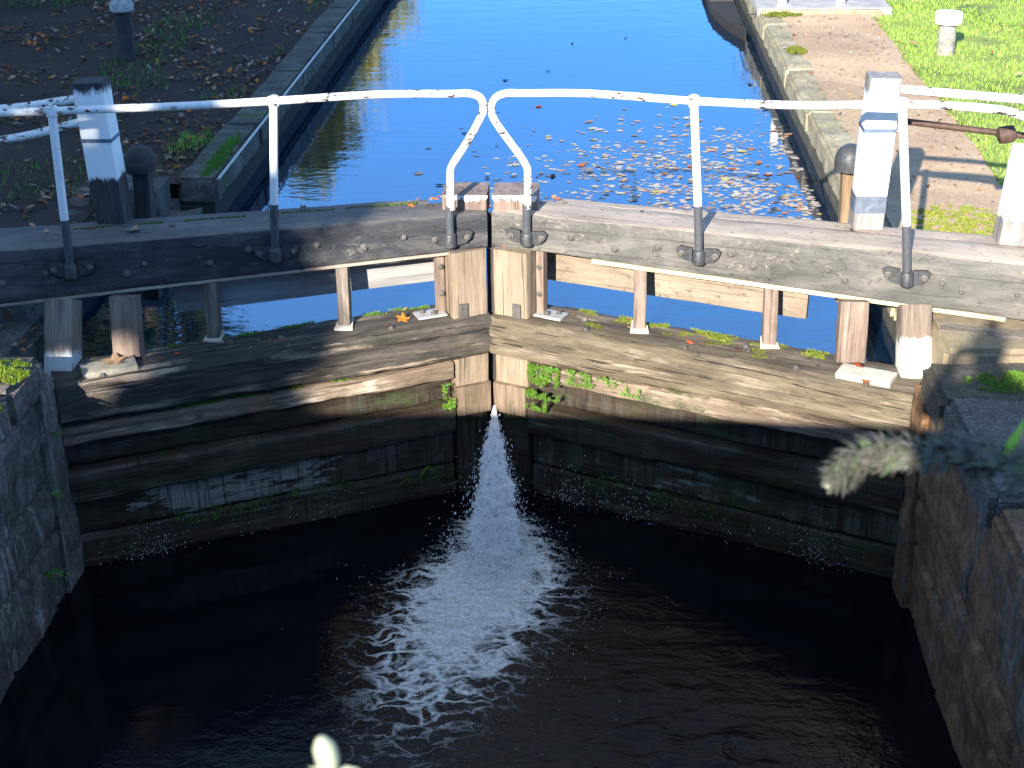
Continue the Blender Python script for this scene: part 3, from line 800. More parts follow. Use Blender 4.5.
def lower_water():
    t = NT('lower_water')
    at = t.n('ShaderNodeAttribute', attribute_name='foam')
    den = at.outputs['Fac']
    dn = t.n('ShaderNodeTexNoise'); dn.inputs['Scale'].default_value = 5.0; dn.inputs['Detail'].default_value = 4
    t.l(t.obj(), dn.inputs['Vector'])
    mx = t.n('ShaderNodeVectorMath', operation='MULTIPLY_ADD')
    t.l(dn.outputs['Color'], mx.inputs[0]); mx.inputs[1].default_value = (.28, .28, 0); t.l(t.obj(), mx.inputs[2])
    sc_ = t.n('ShaderNodeMapping'); sc_.inputs['Scale'].default_value = (.8, 1.5, 1); t.l(mx.outputs[0], sc_.inputs['Vector'])
    v1 = t.n('ShaderNodeTexVoronoi', feature='DISTANCE_TO_EDGE'); v1.inputs['Scale'].default_value = 6.5; t.l(sc_.outputs[0], v1.inputs['Vector'])
    v2 = t.n('ShaderNodeTexVoronoi', feature='DISTANCE_TO_EDGE'); v2.inputs['Scale'].default_value = 15; t.l(sc_.outputs[0], v2.inputs['Vector'])
    n = t.noise((1, 1.6, 1), 34, 8, .85); nb_ = t.noise((1, 1.4, 1), 4.5, 5, .65)
    lace = t.math('ADD', t.ramp(v1.outputs['Distance'], [(0.0, 1.0), (.16, .0)]), t.math('MULTIPLY', t.ramp(v2.outputs['Distance'], [(0.0, 1.0), (.14, 0.0)]), .55))
    k = t.math('ADD', t.math('MULTIPLY', lace, .55), t.math('ADD', t.math('MULTIPLY', n, .85), t.math('MULTIPLY', nb_, .6)))
    # threshold drops as the density rises
    k = t.math('ADD', k, t.math('MULTIPLY', den, 1.35))
    f = t.ramp(t.math('MULTIPLY', k, .5), [(.66, 0.0), (.92, 1.0)])
    f = t.math('MULTIPLY', f, t.ramp(den, [(.04, 0.0), (.3, 1.0)]))
    fb = t.noise((1, 1.4, 1), 48, 8, .85)
    f = t.math('MULTIPLY', f, t.ramp(fb, [(.34, .45), (.54, 1.0)]))
    speck = t.noise((1, 1.3, 1), 55, 3, .6)
    spm = t.math('MULTIPLY', t.ramp(speck, [(.66, 0.0), (.72, .7)]), t.ramp(den, [(.01, 0.0), (.10, 1.0)]))
    f = t.math('MAXIMUM', f, spm)
    rd = t.noise((1, 2.2, 1), 7, 5, .65, 1.2); rd = t.math('ABSOLUTE', t.math('SUBTRACT', rd, .5))
    br = t.math('MULTIPLY', t.ramp(rd, [(0.0, 1.0), (.09, .42)]), t.ramp(fb, [(.34, .55), (.58, 1.0)]))
    f = t.math('MULTIPLY', f, t.math('ADD', t.math('MULTIPLY', br, .5), .6), 0.0, True)
    col = t.mix(f, (.003, .004, .007), (.92, .93, .94))
    rgh = t.math('ADD', t.ramp(f, [(0.0, .04), (.5, .6)]), t.math('MULTIPLY', t.n('ShaderNodeAttribute', attribute_name='ripple').outputs['Fac'], .16))
    w1 = t.noise((1, 1.6, 1), 5, 4, .55, .4); w2 = t.noise((1, 1.4, 1), 22, 4, .6)
    rp = t.n('ShaderNodeAttribute', attribute_name='ripple').outputs['Fac']
    nb = t.bump(t.math('MULTIPLY', w1, rp), .55, .05); nb = t.bump(t.math('MULTIPLY', w2, rp), .75, .016, nb); nb = t.bump(f, .5, .01, nb)
    t.out(col, rgh, nb); t.b.inputs['IOR'].default_value = 1.33
    return t.m
def lw():
    xs = [-2.6, -2.2, -1.8] + [-1.5 + .03 * i for i in range(101)] + [1.8, 2.2, 2.6]
    ys = [-16, -14, -12, -10, -8, -7, -6.2, -5.6] + [-5.2 + .08 * i for i in range(18)] + [-3.74 + .03 * i for i in range(134)]
    vs = []; fs = []; dens = []
    for y in ys:
        for x in xs: vs.append((x, y, wave(x, y))); dens.append(foam_density(x, y))
    nx = len(xs)
    for j in range(len(ys) - 1):
        for i in range(nx - 1): a = j * nx + i; fs.append((a, a + 1, a + nx + 1, a + nx))
    me = mesh(vs, fs); at = me.attributes.new('foam', 'FLOAT', 'POINT'); at.data.foreach_set('value', dens)
    a2 = me.attributes.new('ripple', 'FLOAT', 'POINT'); a2.data.foreach_set('value', [.06 + math.exp(-(((x - .25 - .25 * (FY - y)) / (.55 + .35 * max(0, FY - y))) ** 2)) * min(1, max(0, (-.35 - y) / .6)) for y in ys for x in xs])
    return me
struct('lower_canal_water', lw(), lower_water(), Matrix.Translation((0, 0, ZL)), smooth=80)

# ------------------------------------------------------------------ the leaking jet
M_spray = flat('white_water', (.86, .87, .88), .35, .12, 60, bump=.8)
def froth():
    t = NT('frothing_water'); n1 = t.noise((1, 1, .55), 55, 6, .8); n2 = t.noise((1, 1, .4), 16, 4, .7)
    m = t.math('ADD', t.math('MULTIPLY', n1, .6), t.math('MULTIPLY', n2, .4))
    t.out((.88, .89, .90), .35, t.bump(m, 1.0, .02)); t.l(t.ramp(m, [(.36, .25), (.50, 1.0)]), t.b.inputs['Alpha']); return t.m
M_froth = froth()
def jet():
    rnd = random.Random(5); vs = []; fs = []
    P0 = V((.012, -.11, -1.16)); P1 = V((.06, -1.02, ZL))
    def path(t): return V((P0.x + (P1.x - P0.x) * t, P0.y + (P1.y - P0.y) * t, P0.z + (P1.z - P0.z) * (t * .55 + .45 * t * t)))
    def blob(p, r, el=1.0):
        b = len(vs); ax = V((rnd.uniform(-.2, .2), -.6, -.8)) * el
        for d in ((1, 0, 0), (-1, 0, 0), (0, 1, 0), (0, -1, 0), (0, 0, 1), (0, 0, -1)):
            q = V(d) * r * rnd.uniform(.6, 1.4)
            if d[2]: q = ax * d[2] * r * rnd.uniform(.8, 1.4)
            vs.append(p + q)
        for f in ((0, 2, 4), (2, 1, 4), (1, 3, 4), (3, 0, 4), (2, 0, 5), (1, 2, 5), (3, 1, 5), (0, 3, 5)): fs.append(tuple(b + i for i in f))
    # a thin core that swells and breaks up into froth
    N = 90; K = 22
    for i in range(N + 1):
        t = i / N; p = path(t); w = .008 + .175 * t ** 1.15
        for j in range(K):
            a = 2 * pi * j / K; q = p + V((cos(a) * w * (1 - .45 * max(0, t - .8) / .2), .05 * t * sin(a) * .6, sin(a) * w * .45 * (1 - t ** 4) - .05 * max(0, t - .85) / .15))
            k_ = noise.noise(V((q.x * 26, q.y * 22, q.z * 22))) + .7 * noise.noise(q * 60) + .5 * noise.noise(q * 120)
            vs.append(q + V((cos(a), -.3, sin(a))) * (.003 + .045 * t) * k_)
        if i:
            for j in range(K): a_ = (i - 1) * K + j; b_ = (i - 1) * K + (j + 1) % K; fs.append((a_, b_, b_ + K, a_ + K))
    for k in range(9000):
        t = rnd.random() ** .55; p = path(t); w = .008 + .215 * t ** 1.15
        p += V((rnd.gauss(0, w * .48), rnd.gauss(0, .04 * t), rnd.gauss(0, .035 * t) + .02 * t)); blob(p, rnd.uniform(.001, .0032), 2.2)
    for k in range(15000):
        a = rnd.uniform(0, 2 * pi); r = abs(rnd.gauss(0, .15)); x = FX + r * cos(a); y = FY + .03 + r * sin(a) * 1.6
        h = .06 * math.exp(-(r / .15) ** 2) + .008; blob(V((x, y, ZL + wave(x, y) + rnd.random() * h)), rnd.uniform(.0015, .0045))
    for k in range(700):
        x = FX + rnd.gauss(0, .36); y = FY - abs(rnd.gauss(0, .6)); blob(V((x, y, ZL + wave(x, y) + .003)), rnd.uniform(.001, .003))
    me = mesh(vs, fs); me.polygons.foreach_set('material_index', [1 if i < N * K else 0 for i in range(len(fs))]); return me
tag(link('water_jet', jet(), [M_spray, M_froth], smooth=80), 'white jet of water leaking through the gates and foaming on the dark pool', 'water jet', kind='stuff')
def drips():
    rnd = random.Random(9); vs = []; fs = []
    spots = [(-1, 2.15, .25, 170), (1, .55, .25, 200), (1, .95, .2, 110), (1, 2.1, .2, 110), (-1, .25, .1, 30), (-1, 1.3, .6, 50), (1, 1.5, .5, 50)]
    for s, u, sp, n in spots:
        for k in range(n):
            p = gp(s, u + rnd.gauss(0, sp * .5), -.0 + rnd.random() * .06, ZL + abs(rnd.gauss(0, .12)))
            r = rnd.uniform(.0012, .0032); l = r * rnd.uniform(1, 2.5); b = len(vs)
            vs += [p + V((r, 0, 0)), p + V((-r, 0, 0)), p + V((0, -r, 0)), p + V((0, r, 0)), p + V((0, 0, l)), p - V((0, 0, l))]
            for f in ((0, 3, 4), (3, 1, 4), (1, 2, 4), (2, 0, 4), (3, 0, 5), (1, 3, 5), (2, 1, 5), (0, 2, 5)): fs.append(tuple(b + i for i in f))
    return mesh(vs, fs)
tag(link('dripping_water', drips(), M_spray), 'fine drops of water dripping along the foot of both gates', 'water drops', kind='stuff')

# ------------------------------------------------------------------ bollards and slab posts
b = empty('bollard', (-4.02, 6.15, ZB - .02), 0, 'dark round wooden bollard with pale worn cap on the shaded left bank', 'bollard')
link('post', lathe_mesh([(.085, 0), (.085, .1), (.08, .46)], 16, .06), M_darkpost, b, Matrix.Translation(b.location), smooth=50)
link('cap', lathe_mesh([(.10, .46), (.118, .475), (.118, .53), (.10, .56), (.05, .575)], 18, .06, 3), flat('bollard_cap_grey', (.30, .30, .29), .7, .4, 20), b, Matrix.Translation(b.location), smooth=40)
b = empty('bollard', (3.99, 6.22, ZB - .02), 0, 'weathered bollard with a clean white cap standing on the sunlit grass', 'bollard')
link('post', lathe_mesh([(.085, 0), (.085, .08), (.08, .30)], 16, .08, 1),
     wood('bollard_wood', (.10, .09, .075), (.26, .24, .2), (.5, .48, .43), crack=.6), b, Matrix.Translation(b.location), smooth=50)
link('cap', lathe_mesh([(.10, .30), (.125, .305), (.13, .32), (.13, .40), (.12, .412), (.05, .416)], 20, .02, 3), M_railclean, b, Matrix.Translation(b.location), smooth=40)
struct('concrete_slab', block_mesh(1.45, 1.6, .08, .01, .3, .002, 3), M_slab, Matrix.Translation((3.10, 8.98, ZB + .022)))
# step edge of lichened kerb in front of the slab
tag(link('kerb_stone', block_mesh(1.3, .10, .10, .02, .05, .008, 8), M_cope_yel, None, Matrix.Translation((3.05, 8.10, ZB + .01)), smooth=50),
    'low lichened kerb across the path in front of the concrete slab', 'kerb')
for i, (x, lab) in enumerate(((2.66, 'white painted post foot on the concrete slab, nearest the canal'), (3.30, 'white painted post foot on the concrete slab, nearest the grass'))):
    b = empty('short_post', (x, 8.42, ZB + .02), 0, lab, 'post', 'white posts on the concrete slab')
    timber('post', V((x, 8.42, ZB + .03)), V((x, 8.42, ZB + .85)), .085, .085, M_railclean, b, up=(0, 1, 0), bev=.008, seg=6)
    timber('base_band', V((x, 8.42, ZB + .02)), V((x, 8.42, ZB + .06)), .10, .10, M_sleeve, b, up=(0, 1, 0), bev=.005, seg=2)
# dark boat bow with rope at the far right edge of the canal
M_hull = flat('black_hull', (.010, .010, .011), .9, .2, 10)
bt = empty('moored_boat', (1.6, 13.0, ZU), 0, 'black bow of a boat moored against the right bank', 'boat')
def hull():
    prof = []; N = 16
    vs = []; fs = []
    secs = 14; L = 9.0
    for i in range(secs + 1):
        t = i / secs; y = 8.45 + L * t
        w = .15 * max(.06, min(1, t / .16) ** .6)
        xc = 2.31 - w - .02
        for (a, z) in ((-1, .12), (-.9, -.02), (-.6, -.25), (.6, -.25), (.9, -.02), (1, .12)):
            vs.append((xc + a * w, y, z))
    for i in range(secs):
        for j in range(5): a = i * 6 + j; fs.append((a, a + 1, a + 7, a + 6))
        fs.append((i * 6 + 5, i * 6, i * 6 + 6, i * 6 + 11))
    fs.append((0, 5, 4, 3, 2, 1)); k = secs * 6; fs.append((k, k + 1, k + 2, k + 3, k + 4, k + 5))
    return fixn(mesh(vs, fs))
link('hull', hull(), M_hull, bt, Matrix.Translation((0, 0, ZU)))
link('gunwale', timber_mesh(7, .28, .03, .01, .001), M_darkpost, bt, frame((2.14, 10.2, ZU + .13), (2.14, 17.2, ZU + .13)))
tube('rope', [V((2.24, 8.75, ZU + .12)), V((2.3, 8.4, ZB - .05)), V((2.5, 8.0, ZB + .03))], .006, M_darkpost, bt)

# ------------------------------------------------------------------ leaves
LM = {}
def getleaf(mat, kind, s, curl=.25):
    k = (mat.name, kind, round(s, 3), curl, random.randrange(3))
    if k not in LM:
        me = leaf_mesh(s, kind, curl); me.materials.append(mat); LM[k] = me
    return LM[k]
def put_leaf(name, p, mat, kind, s, label, group, curl=.25, tilt=.15):
    o = D.objects.new(name, getleaf(mat, kind, s, curl)); C.objects.link(o)
    o.location = p; o.rotation_euler = (random.gauss(0, tilt), random.gauss(0, tilt), random.uniform(0, 6.28))
    return tag(o, label, 'leaf', group)
rnd = random.Random(21); n = 0
while n < 290:
    y = rnd.uniform(.75, 5.6); x = rnd.uniform(-.9, 2.32)
    c = math.exp(-((y - 3.4) / 1.5) ** 2) * (1 / (1 + math.exp(-(x + .15 - .22 * (y - 1.6)) * 3.0)))
    c *= (.45 + 1.1 * (noise.noise(V((x * 1.3, y * 1.3, 3))) + .3))
    if rnd.random() > c * 1.3: continue
    m = rnd.choices([L_pale, L_tan, L_yel, L_or, L_red, L_grey], [46, 16, 8, 2, 3, 25])[0]
    put_leaf('floating_leaf', (x, y, ZU + .004 + .0002 * (n % 9)), m, rnd.randrange(2), rnd.choice((.045, .06, .08, .10)),
             'pale or rusty fallen leaf floating in the drift of leaves on the blue upper water', 'leaves floating on the upper canal', .05, .02)
    n += 1
for (x, y) in ((-.30, 6.6), (-.55, 4.55), (.12, 7.0), (.35, 8.3), (-.62, 3.0), (-.25, 3.2), (-.05, 2.95), (.28, 3.25), (-.5, 5.8), (.95, 8.6), (2.2, 8.0), (2.15, 6.4), (2.2, 5.4)):
    put_leaf('dark_floating_leaf', (x, y, ZU + .006), L_dk, rnd.randrange(2), rnd.choice((.06, .08)), 'dark curled leaf floating alone on open blue water', 'single dark leaves on the upper canal', .3, .1)

r = random.Random(12); vs = []; fs = []; mi = []
while len(fs) < 2000:
    y = r.uniform(.9, 5.4); x = r.uniform(-.9, 2.3)
    c = math.exp(-((y - 2.9) / 1.3) ** 2) / (1 + math.exp(-(x + .1 - .25 * (y - 1.6)) * 3.0)) * (.3 + 1.4 * (noise.noise(V((x * 2.1, y * 2.1, 6))) + .25))
    if r.random() > c: continue
    sz = r.uniform(.006, .028); a0 = r.uniform(0, 6.28); b = len(vs)
    for q in range(5):
        a = a0 + q * 1.2566; rr = sz * r.uniform(.5, 1.2); vs.append((x + rr * cos(a) * 1.3, y + rr * sin(a), ZU + .0022 + .0001 * r.random()))
    fs.append((b, b + 1, b + 2, b + 3, b + 4)); mi.append(r.choices((0, 1, 2), (55, 20, 25))[0])
me = mesh(vs, fs); me.polygons.foreach_set('material_index', mi)
tag(link('floating_debris', me, [L_pale, L_tan, L_grey]), 'drift of small pale leaf fragments floating among the leaves on the blue water', 'leaf litter', kind='stuff')

# leaves lying on the gates
def on_walk(s, u, v): return gp(s, u, v, -.548)
big = put_leaf('fallen_leaf', on_walk(-1, 2.22, .13) + V((0, 0, .03)), L_tan, 1, .17, 'large curled tan leaf lying at the left end of the gate walkway', None, .35, .35)
put_leaf('fallen_leaf', on_walk(-1, .52, .12) + V((0, 0, .01)), L_or, 1, .10, 'bright orange leaf on the left walkway near the middle posts', None, .4, .4)
put_leaf('fallen_leaf', on_walk(1, 2.30, .00) + V((0, 0, .015)), L_or, 0, .085, 'round orange leaf on the right walkway in front of the pale foot board', None, .3, .2)
put_leaf('fallen_leaf', on_walk(1, 2.22, .12) + V((0, 0, .045)), L_red, 0, .075, 'slim red leaf lying on the pale foot board of the right gate', None, .2, .05)
put_leaf('fallen_leaf', V((-2.02, -.42, ZT + .012)), L_grey, 1, .11, 'pale lobed leaf on the left beam just behind the leftmost rail post', None, .3, .2)
for i in range(34):
    s = -1 if i % 2 else 1; u = rnd.uniform(.4, 2.4); m = rnd.choice([L_br, L_tan, L_tan, L_or, L_grey, L_red])
    put_leaf('fallen_leaf', on_walk(s, u, rnd.uniform(.06, .30)), m, rnd.randrange(2), rnd.choice((.03, .04, .05)),
             'small scrap of dead leaf on the wooden walkway of the ' + ('right gate' if s > 0 else 'left gate'), 'leaf scraps on the right walkway' if s > 0 else 'leaf scraps on the left walkway', .3, .2)
for i in range(30):
    s = -1 if rnd.random() < .62 else 1; x = rnd.choice((rnd.uniform(.3, .5), rnd.uniform(.3, 2.6))); sl = bf(s, x)
    put_leaf('fallen_leaf', V((s * x, sl + rnd.uniform(.22, .42), ZT + .006)), rnd.choice([L_br, L_tan, L_or, L_pale, L_grey]), rnd.randrange(2), rnd.choice((.035, .045, .06)),
             'small dead leaf on top of the balance beam of the ' + ('right gate' if s > 0 else 'left gate'), 'leaves on the right beam top' if s > 0 else 'leaves on the left beam top', .3, .2)

def litter(name, n, area, z, mats, wts, smin, smax, seed, label, dens=None):
    r = random.Random(seed); vs = []; fs = []; mi = []
    k = 0
    while k < n:
        x = r.uniform(area[0], area[1]); y = r.uniform(area[2], area[3])
        if dens and r.random() > dens(x, y): continue
        s = r.uniform(smin, smax); a = r.uniform(0, 6.28); b = len(vs); zz = z + gnd(x, y) + .006
        ca, sa = cos(a), sin(a); pts = [(0, -.5), (.26, -.12), (.22, .25), (0, .5), (-.22, .25), (-.26, -.12)]
        tx, ty = r.gauss(0, .35), r.gauss(0, .35)
        for (px, py) in pts:
            px *= s; py *= s; vs.append((x + px * ca - py * sa, y + px * sa + py * ca, zz + abs(px) * .5 + px * tx + py * ty + .3 * s * .3))
        fs += [(b, b + 1, b + 2, b + 3), (b, b + 3, b + 4, b + 5)]
        m = r.choices(range(len(mats)), wts)[0]; mi += [m, m]; k += 1
    me = mesh(vs, fs); me.polygons.foreach_set('material_index', mi)
    return tag(link(name, me, mats), label, 'leaf litter', kind='stuff')
def dl(x, y):
    v = .08 + 1.7 * max(0, noise.noise(V((x * .9, y * .9, 2))) + .5 * noise.noise(V((x * 3, y * 3, 2))) + .18)
    return min(1, v)
litter('leaf_litter', 5200, (-7.6, -2.46, -1.2, 11.5), ZB - .02, [L_br, L_tan, L_grey, L_or, L_pale], [66, 12, 8, 6, 2], .03, .085, 4, 'brown autumn leaf litter covering the shaded left bank', dl)
litter('leaf_litter', 800, (2.45, 3.6, -1.0, 10.5), ZB + .016, [L_tan, L_or, L_pale, L_br, L_red], [45, 4, 35, 14, 2], .015, .045, 6, 'scattered small leaves on the sunlit path')
litter('leaf_litter', 90, (3.7, 7.5, 0, 10.5), ZB + .03, [L_tan, L_or, L_yel, L_red], [40, 25, 30, 6], .05, .085, 8, 'scattered leaves lying on the green lawn')
litter('leaf_litter', 260, (3.42, 3.72, 0, 10.5), ZB - .0, [L_tan, L_or, L_yel, L_red], [55, 15, 20, 8], .02, .042, 18, 'line of rusty leaves gathered along the edge of the grass', lambda x, y: 1 if abs(x - edge(y)) < .07 else .04)

# ------------------------------------------------------------------ grass and moss
pts = []; r = random.Random(2)
while len(pts) < 90000:
    x = r.uniform(3.4, 8.6); y = r.uniform(.5, 11)
    if x < edge(y) + r.gauss(0, .05): continue
    bare = math.exp(-(((x - 4.55) / .55) ** 2 + ((y - 6.0) / .22) ** 2) * 1.5)
    if r.random() < bare * .95 or noise.noise(V((x * 1.7, y * 1.7, 9))) < -.42: continue
    pts.append((x, y, ZB - .02 + gnd(x, y)))
tag(tufts('lawn_grass', pts, [M_grass1, M_grass2], .018, .05, .0035, 1.2), 'short bright green grass of the sunlit lawn', 'grass', kind='stuff')
pts = []
while len(pts) < 4200:
    x = r.uniform(-7.5, -2.5); y = r.uniform(-.5, 12)
    g = noise.noise(V((x * .9 + 5, y * .7, 1)))
    bias = .22 if (abs(x + 2.55) < .14 or (y < 2 and x > -3.6)) else 0
    if g + bias < .34: continue
    pts.append((x, y, ZB - .02 + gnd(x, y)))
tag(tufts('rough_grass', pts, [M_grassd, M_fern], .03, .08, .004, 1.3), 'thin rough grass patches on the shaded left bank', 'grass', kind='stuff')
def clump(name, cx, cy, cz, rx, ry, n, mat, h0, h1, w, label, cat='moss', seed=1, surf=None, lean=.8, dome=.0, group=None):
    r = random.Random(seed); pts = []
    while len(pts) < n:
        a = r.uniform(0, 6.28); q = sqrt(r.random()); x = cx + rx * q * cos(a); y = cy + ry * q * sin(a)
        if noise.noise(V((x * 14, y * 14, seed))) < -.15 + .35 * (q - .6): continue
        pts.append((x, y, cz + dome * (1 - q * q)))
    return tag(tufts(name, pts, mat, h0, h1, w, lean, seed=seed), label, cat, group, kind='stuff')
clump('grass_tuft', -2.25, 2.6, ZB + .005, .07, .62, 1100, [M_fern, M_mossg], .02, .06, .004, 'bright green grass tuft on the left canal edge by the rounded stone', 'grass', 3)
clump('grass_tuft', -2.42, .52, ZB - .1, .14, .16, 600, [M_fern, M_grass1], .05, .13, .004, 'bright green grass tuft beside the left white post', 'grass', 5)
clump('grass_tuft', -2.6, 3.0, ZB + .0, .2, .3, 200, [M_fern, M_grass1], .03, .08, .004, 'sparse green grass beside the left canal edge', 'grass', 15)
clump('moss_clump', -2.48, -1.52, ZB + .015, .17, .19, 3200, [M_mossg, M_mossy], .006, .02, .004, 'bright yellow-green moss on the left coping stone', seed=6, dome=.03)
clump('moss_clump', -2.42, -1.98, ZB + .0, .12, .16, 2200, [M_mossg, M_mossy], .006, .02, .004, 'bright yellow-green moss cushion at the left edge of the chamber', seed=7, dome=.03)
clump('moss_clump', 2.72, -1.5, ZB + .015, .22, .14, 2200, [M_mossg, M_fern], .005, .016, .003, 'green moss on the right coping stone in the shadow', seed=8, dome=.01)
clump('moss_clump', 2.72, -2.72, ZB + .0, .25, .14, 1500, [M_mossg, M_fern], .005, .016, .003, 'green moss in the joint below the rough grey coping stone', seed=9, dome=.01)
clump('moss_clump', 3.0, .95, ZB + .035, .36, .38, 4500, [M_mossy, M_mossg], .006, .018, .004, 'yellow moss on the ground behind the right white post', seed=10)
clump('moss_clump', 2.56, 6.2, ZB + .02, .10, .16, 900, [M_mossy, M_mossg], .01, .03, .005, 'yellow-green moss cushion halfway along the right canal edge', seed=11, dome=.02)
clump('moss_clump', 2.62, 8.0, ZB + .02, .22, .12, 1000, [M_mossy, M_mossg], .01, .03, .005, 'yellow-green moss at the far end of the right canal edge', seed=12, dome=.02)

def strip_moss(name, s, u0, u1, v0, v1, z, n, mat, h, seed, label, thr=0.0):
    r = random.Random(seed); pts = []
    k = 0
    while len(pts) < n and k < 400000:
        k += 1
        u = r.uniform(u0, u1); v = r.uniform(v0, v1)
        if noise.noise(V((u * 7, v * 12, seed))) < thr: continue
        pts.append(gp(s, u, v, z))
    return tag(tufts(name, pts, mat, h * .4, h, .003, .8, seed=seed), label, 'moss', kind='stuff')
strip_moss('moss_strip', 1, .45, 2.0, .23, .33, -.557, 4500, [M_mossy, M_mossg], .014, 31, 'yellow-green moss along the back edge of the right walkway', .0)
strip_moss('moss_strip', 1, .5, 2.2, .08, .25, -.557, 1300, [M_mossy, M_mossg], .010, 32, 'thin moss patches across the middle of the right walkway', .28)
strip_moss('moss_strip', -1, .3, 1.9, .27, .335, -.557, 2300, [M_mossg, M_fern], .012, 33, 'dull green moss along the back edge of the left walkway', .05)
strip_moss('moss_strip', -1, .9, 2.2, .015, .07, -.828, 1500, [M_mossg, M_fern], .014, 34, 'green moss on the ledge below the left walkway', .12)
# moss line in the groove of the left beam
pts = []; r = random.Random(77)
while len(pts) < 1800:
    x = r.uniform(.45, 2.4)
    if noise.noise(V((x * 4, 2, 2))) < -.12: continue
    pts.append((-x, bf(-1, x) + .315 + r.gauss(0, .006), ZT - .004))
tag(tufts('moss_line', pts, [M_mossg, M_mossy], .006, .016, .003, .8), 'thin line of green moss in the groove along the left beam', 'moss', kind='stuff')
# bright moss hanging on the right gate just beside the mitre post
def vmoss(name, s, u0, u1, z0, z1, v, n, seed, label, thr=0, size=.008, mat=None):
    r = random.Random(seed); vs = []; fs = []; mi = []
    k = 0
    while k < n:
        u = r.uniform(u0, u1); z = r.uniform(z0, z1)
        if noise.noise(V((u * 13, z * 13, seed))) + .6 * noise.noise(V((u * 41, z * 41, seed))) < thr + .12 * r.random(): continue
        p = gp(s, u, v - r.random() * .02, z); b = len(vs)
        for j in range(3): vs.append(p + V((r.gauss(0, size), r.gauss(0, size * .6), r.gauss(0, size))))
        fs.append((b, b + 1, b + 2)); mi.append(0 if r.random() < .6 else 1); k += 1
    me = mesh(vs, fs); me.polygons.foreach_set('material_index', mi)
    return tag(link(name, me, mat or [M_mossg, M_fern]), label, 'moss', kind='stuff')
vmoss('hanging_moss', 1, .26, .47, -1.03, -.81, -.02, 3600, 41, 'bright green moss on the right gate beside the middle post', -.12, .0045)
vmoss('hanging_moss', 1, .26, .40, -1.10, -.98, -.05, 1300, 42, 'lower green moss cushion beside the water jet', -.1, .0045)
vmoss('hanging_moss', 1, .5, 1.0, -.90, -.80, -.02, 1300, 43, 'thin green moss under the right walkway edge', .0, .004)
vmoss('hanging_moss', -1, .9, 2.0, -1.60, -1.50, .06, 1500, 44, 'dark green weed hanging along the bottom of the left gate', -.1, .004, [M_grassd, M_fern])
vmoss('hanging_moss', 1, .7, 1.7, -1.62, -1.5, .06, 1300, 45, 'dark green weed hanging along the bottom of the right gate', -.05, .004, [M_grassd, M_fern])
vmoss('hanging_moss', -1, .255, .33, -1.12, -.95, -.01, 300, 46, 'olive algae on the left middle post beside the ledge', -.1, .006, [M_mossg, M_fern])

def fern(p, n, L, seed, label, out=(1, 0, 0), mat=None):
    r = random.Random(seed); R = empty('fern_plant', p, 0, label, 'fern', 'small ferns and weeds rooted in the lock walls'); p = V(p); out = V(out)
    for k in range(n):
        a = r.uniform(-1.2, 1.2); d = (out + V((-out.y, out.x, 0)) * a + V((0, 0, r.uniform(-.2, .7)))).normalized()
        vs = []; fs = []
        l = L * r.uniform(.6, 1.1); N = 7
        for i in range(N):
            t = i / (N - 1); q = p + d * l * t + V((0, 0, -.5 * l * t * t)); w = l * .24 * (1 - t) * (.5 + t) + .003
            sd = d.cross(V((0, 0, 1))).normalized()
            for sg in (-1, 1):
                b = len(vs); vs += [q, q + sd * sg * w + d * l * .06 + V((0, 0, -.01)), q + d * l * .10]; fs.append((b, b + 1, b + 2))
        link('frond', mesh(vs, fs), mat or M_fern, R)
    return R
fern((-2.29, -1.80, -1.36), 11, .15, 1, 'small bright green fern low on the left chamber wall')
fern((-2.29, -1.55, -1.02), 8, .08, 2, 'tiny green weed midway up the left chamber wall')
fern((-2.29, -1.42, -.72), 8, .07, 3, 'tiny green weed near the top of the left chamber wall')
fern(gp(-1, .42, .05, -1.52), 10, .10, 4, 'green fern growing at the foot of the left gate near the jet', (0, -1, 0))
fern(gp(-1, .55, .05, -1.58), 7, .07, 5, 'small green weed at the waterline of the left gate', (0, -1, 0))
fern(gp(1, .62, .05, -1.56), 5, .05, 6, 'faint green weed at the waterline of the right gate', (0, -1, 0))

# ------------------------------------------------------------------ trees
SUN = V((.248, .891, -.380)).normalized()       # direction the light travels
def crown_mesh(lobes, n, size, seed, mi_w=(.6, .4), reject=None, spread=(.16, .34)):
    r = random.Random(seed); vs = []; fs = []; mi = []
    cl = []
    for (cx, cy, cz, rr) in lobes:
        for k in range(int(14 * rr)):
            d = V((r.gauss(0, 1), r.gauss(0, 1), r.gauss(0, 1))).normalized(); cl.append((V((cx, cy, cz)) + d * rr * r.uniform(.25, 1.0), rr * r.uniform(*spread)))
    k = 0; tries = 0
    while k < n and tries < n * 5:
        tries += 1
        c, rr = r.choice(cl); p = c + V((r.gauss(0, rr * .6), r.gauss(0, rr * .6), r.gauss(0, rr * .5)))
        if reject and reject(p): continue
        u = V((r.gauss(0, 1), r.gauss(0, 1), r.gauss(0, 1))).normalized(); w = u.orthogonal().normalized(); s = size * r.uniform(.6, 1.3)
        b = len(vs); vs += [p - u * s, p + w * s * .5, p + u * s, p - w * s * .5]; fs.append((b, b + 1, b + 2, b + 3)); mi.append(0 if r.random() < mi_w[0] else 1); k += 1
    me = mesh(vs, fs); me.polygons.foreach_set('material_index', mi); return me
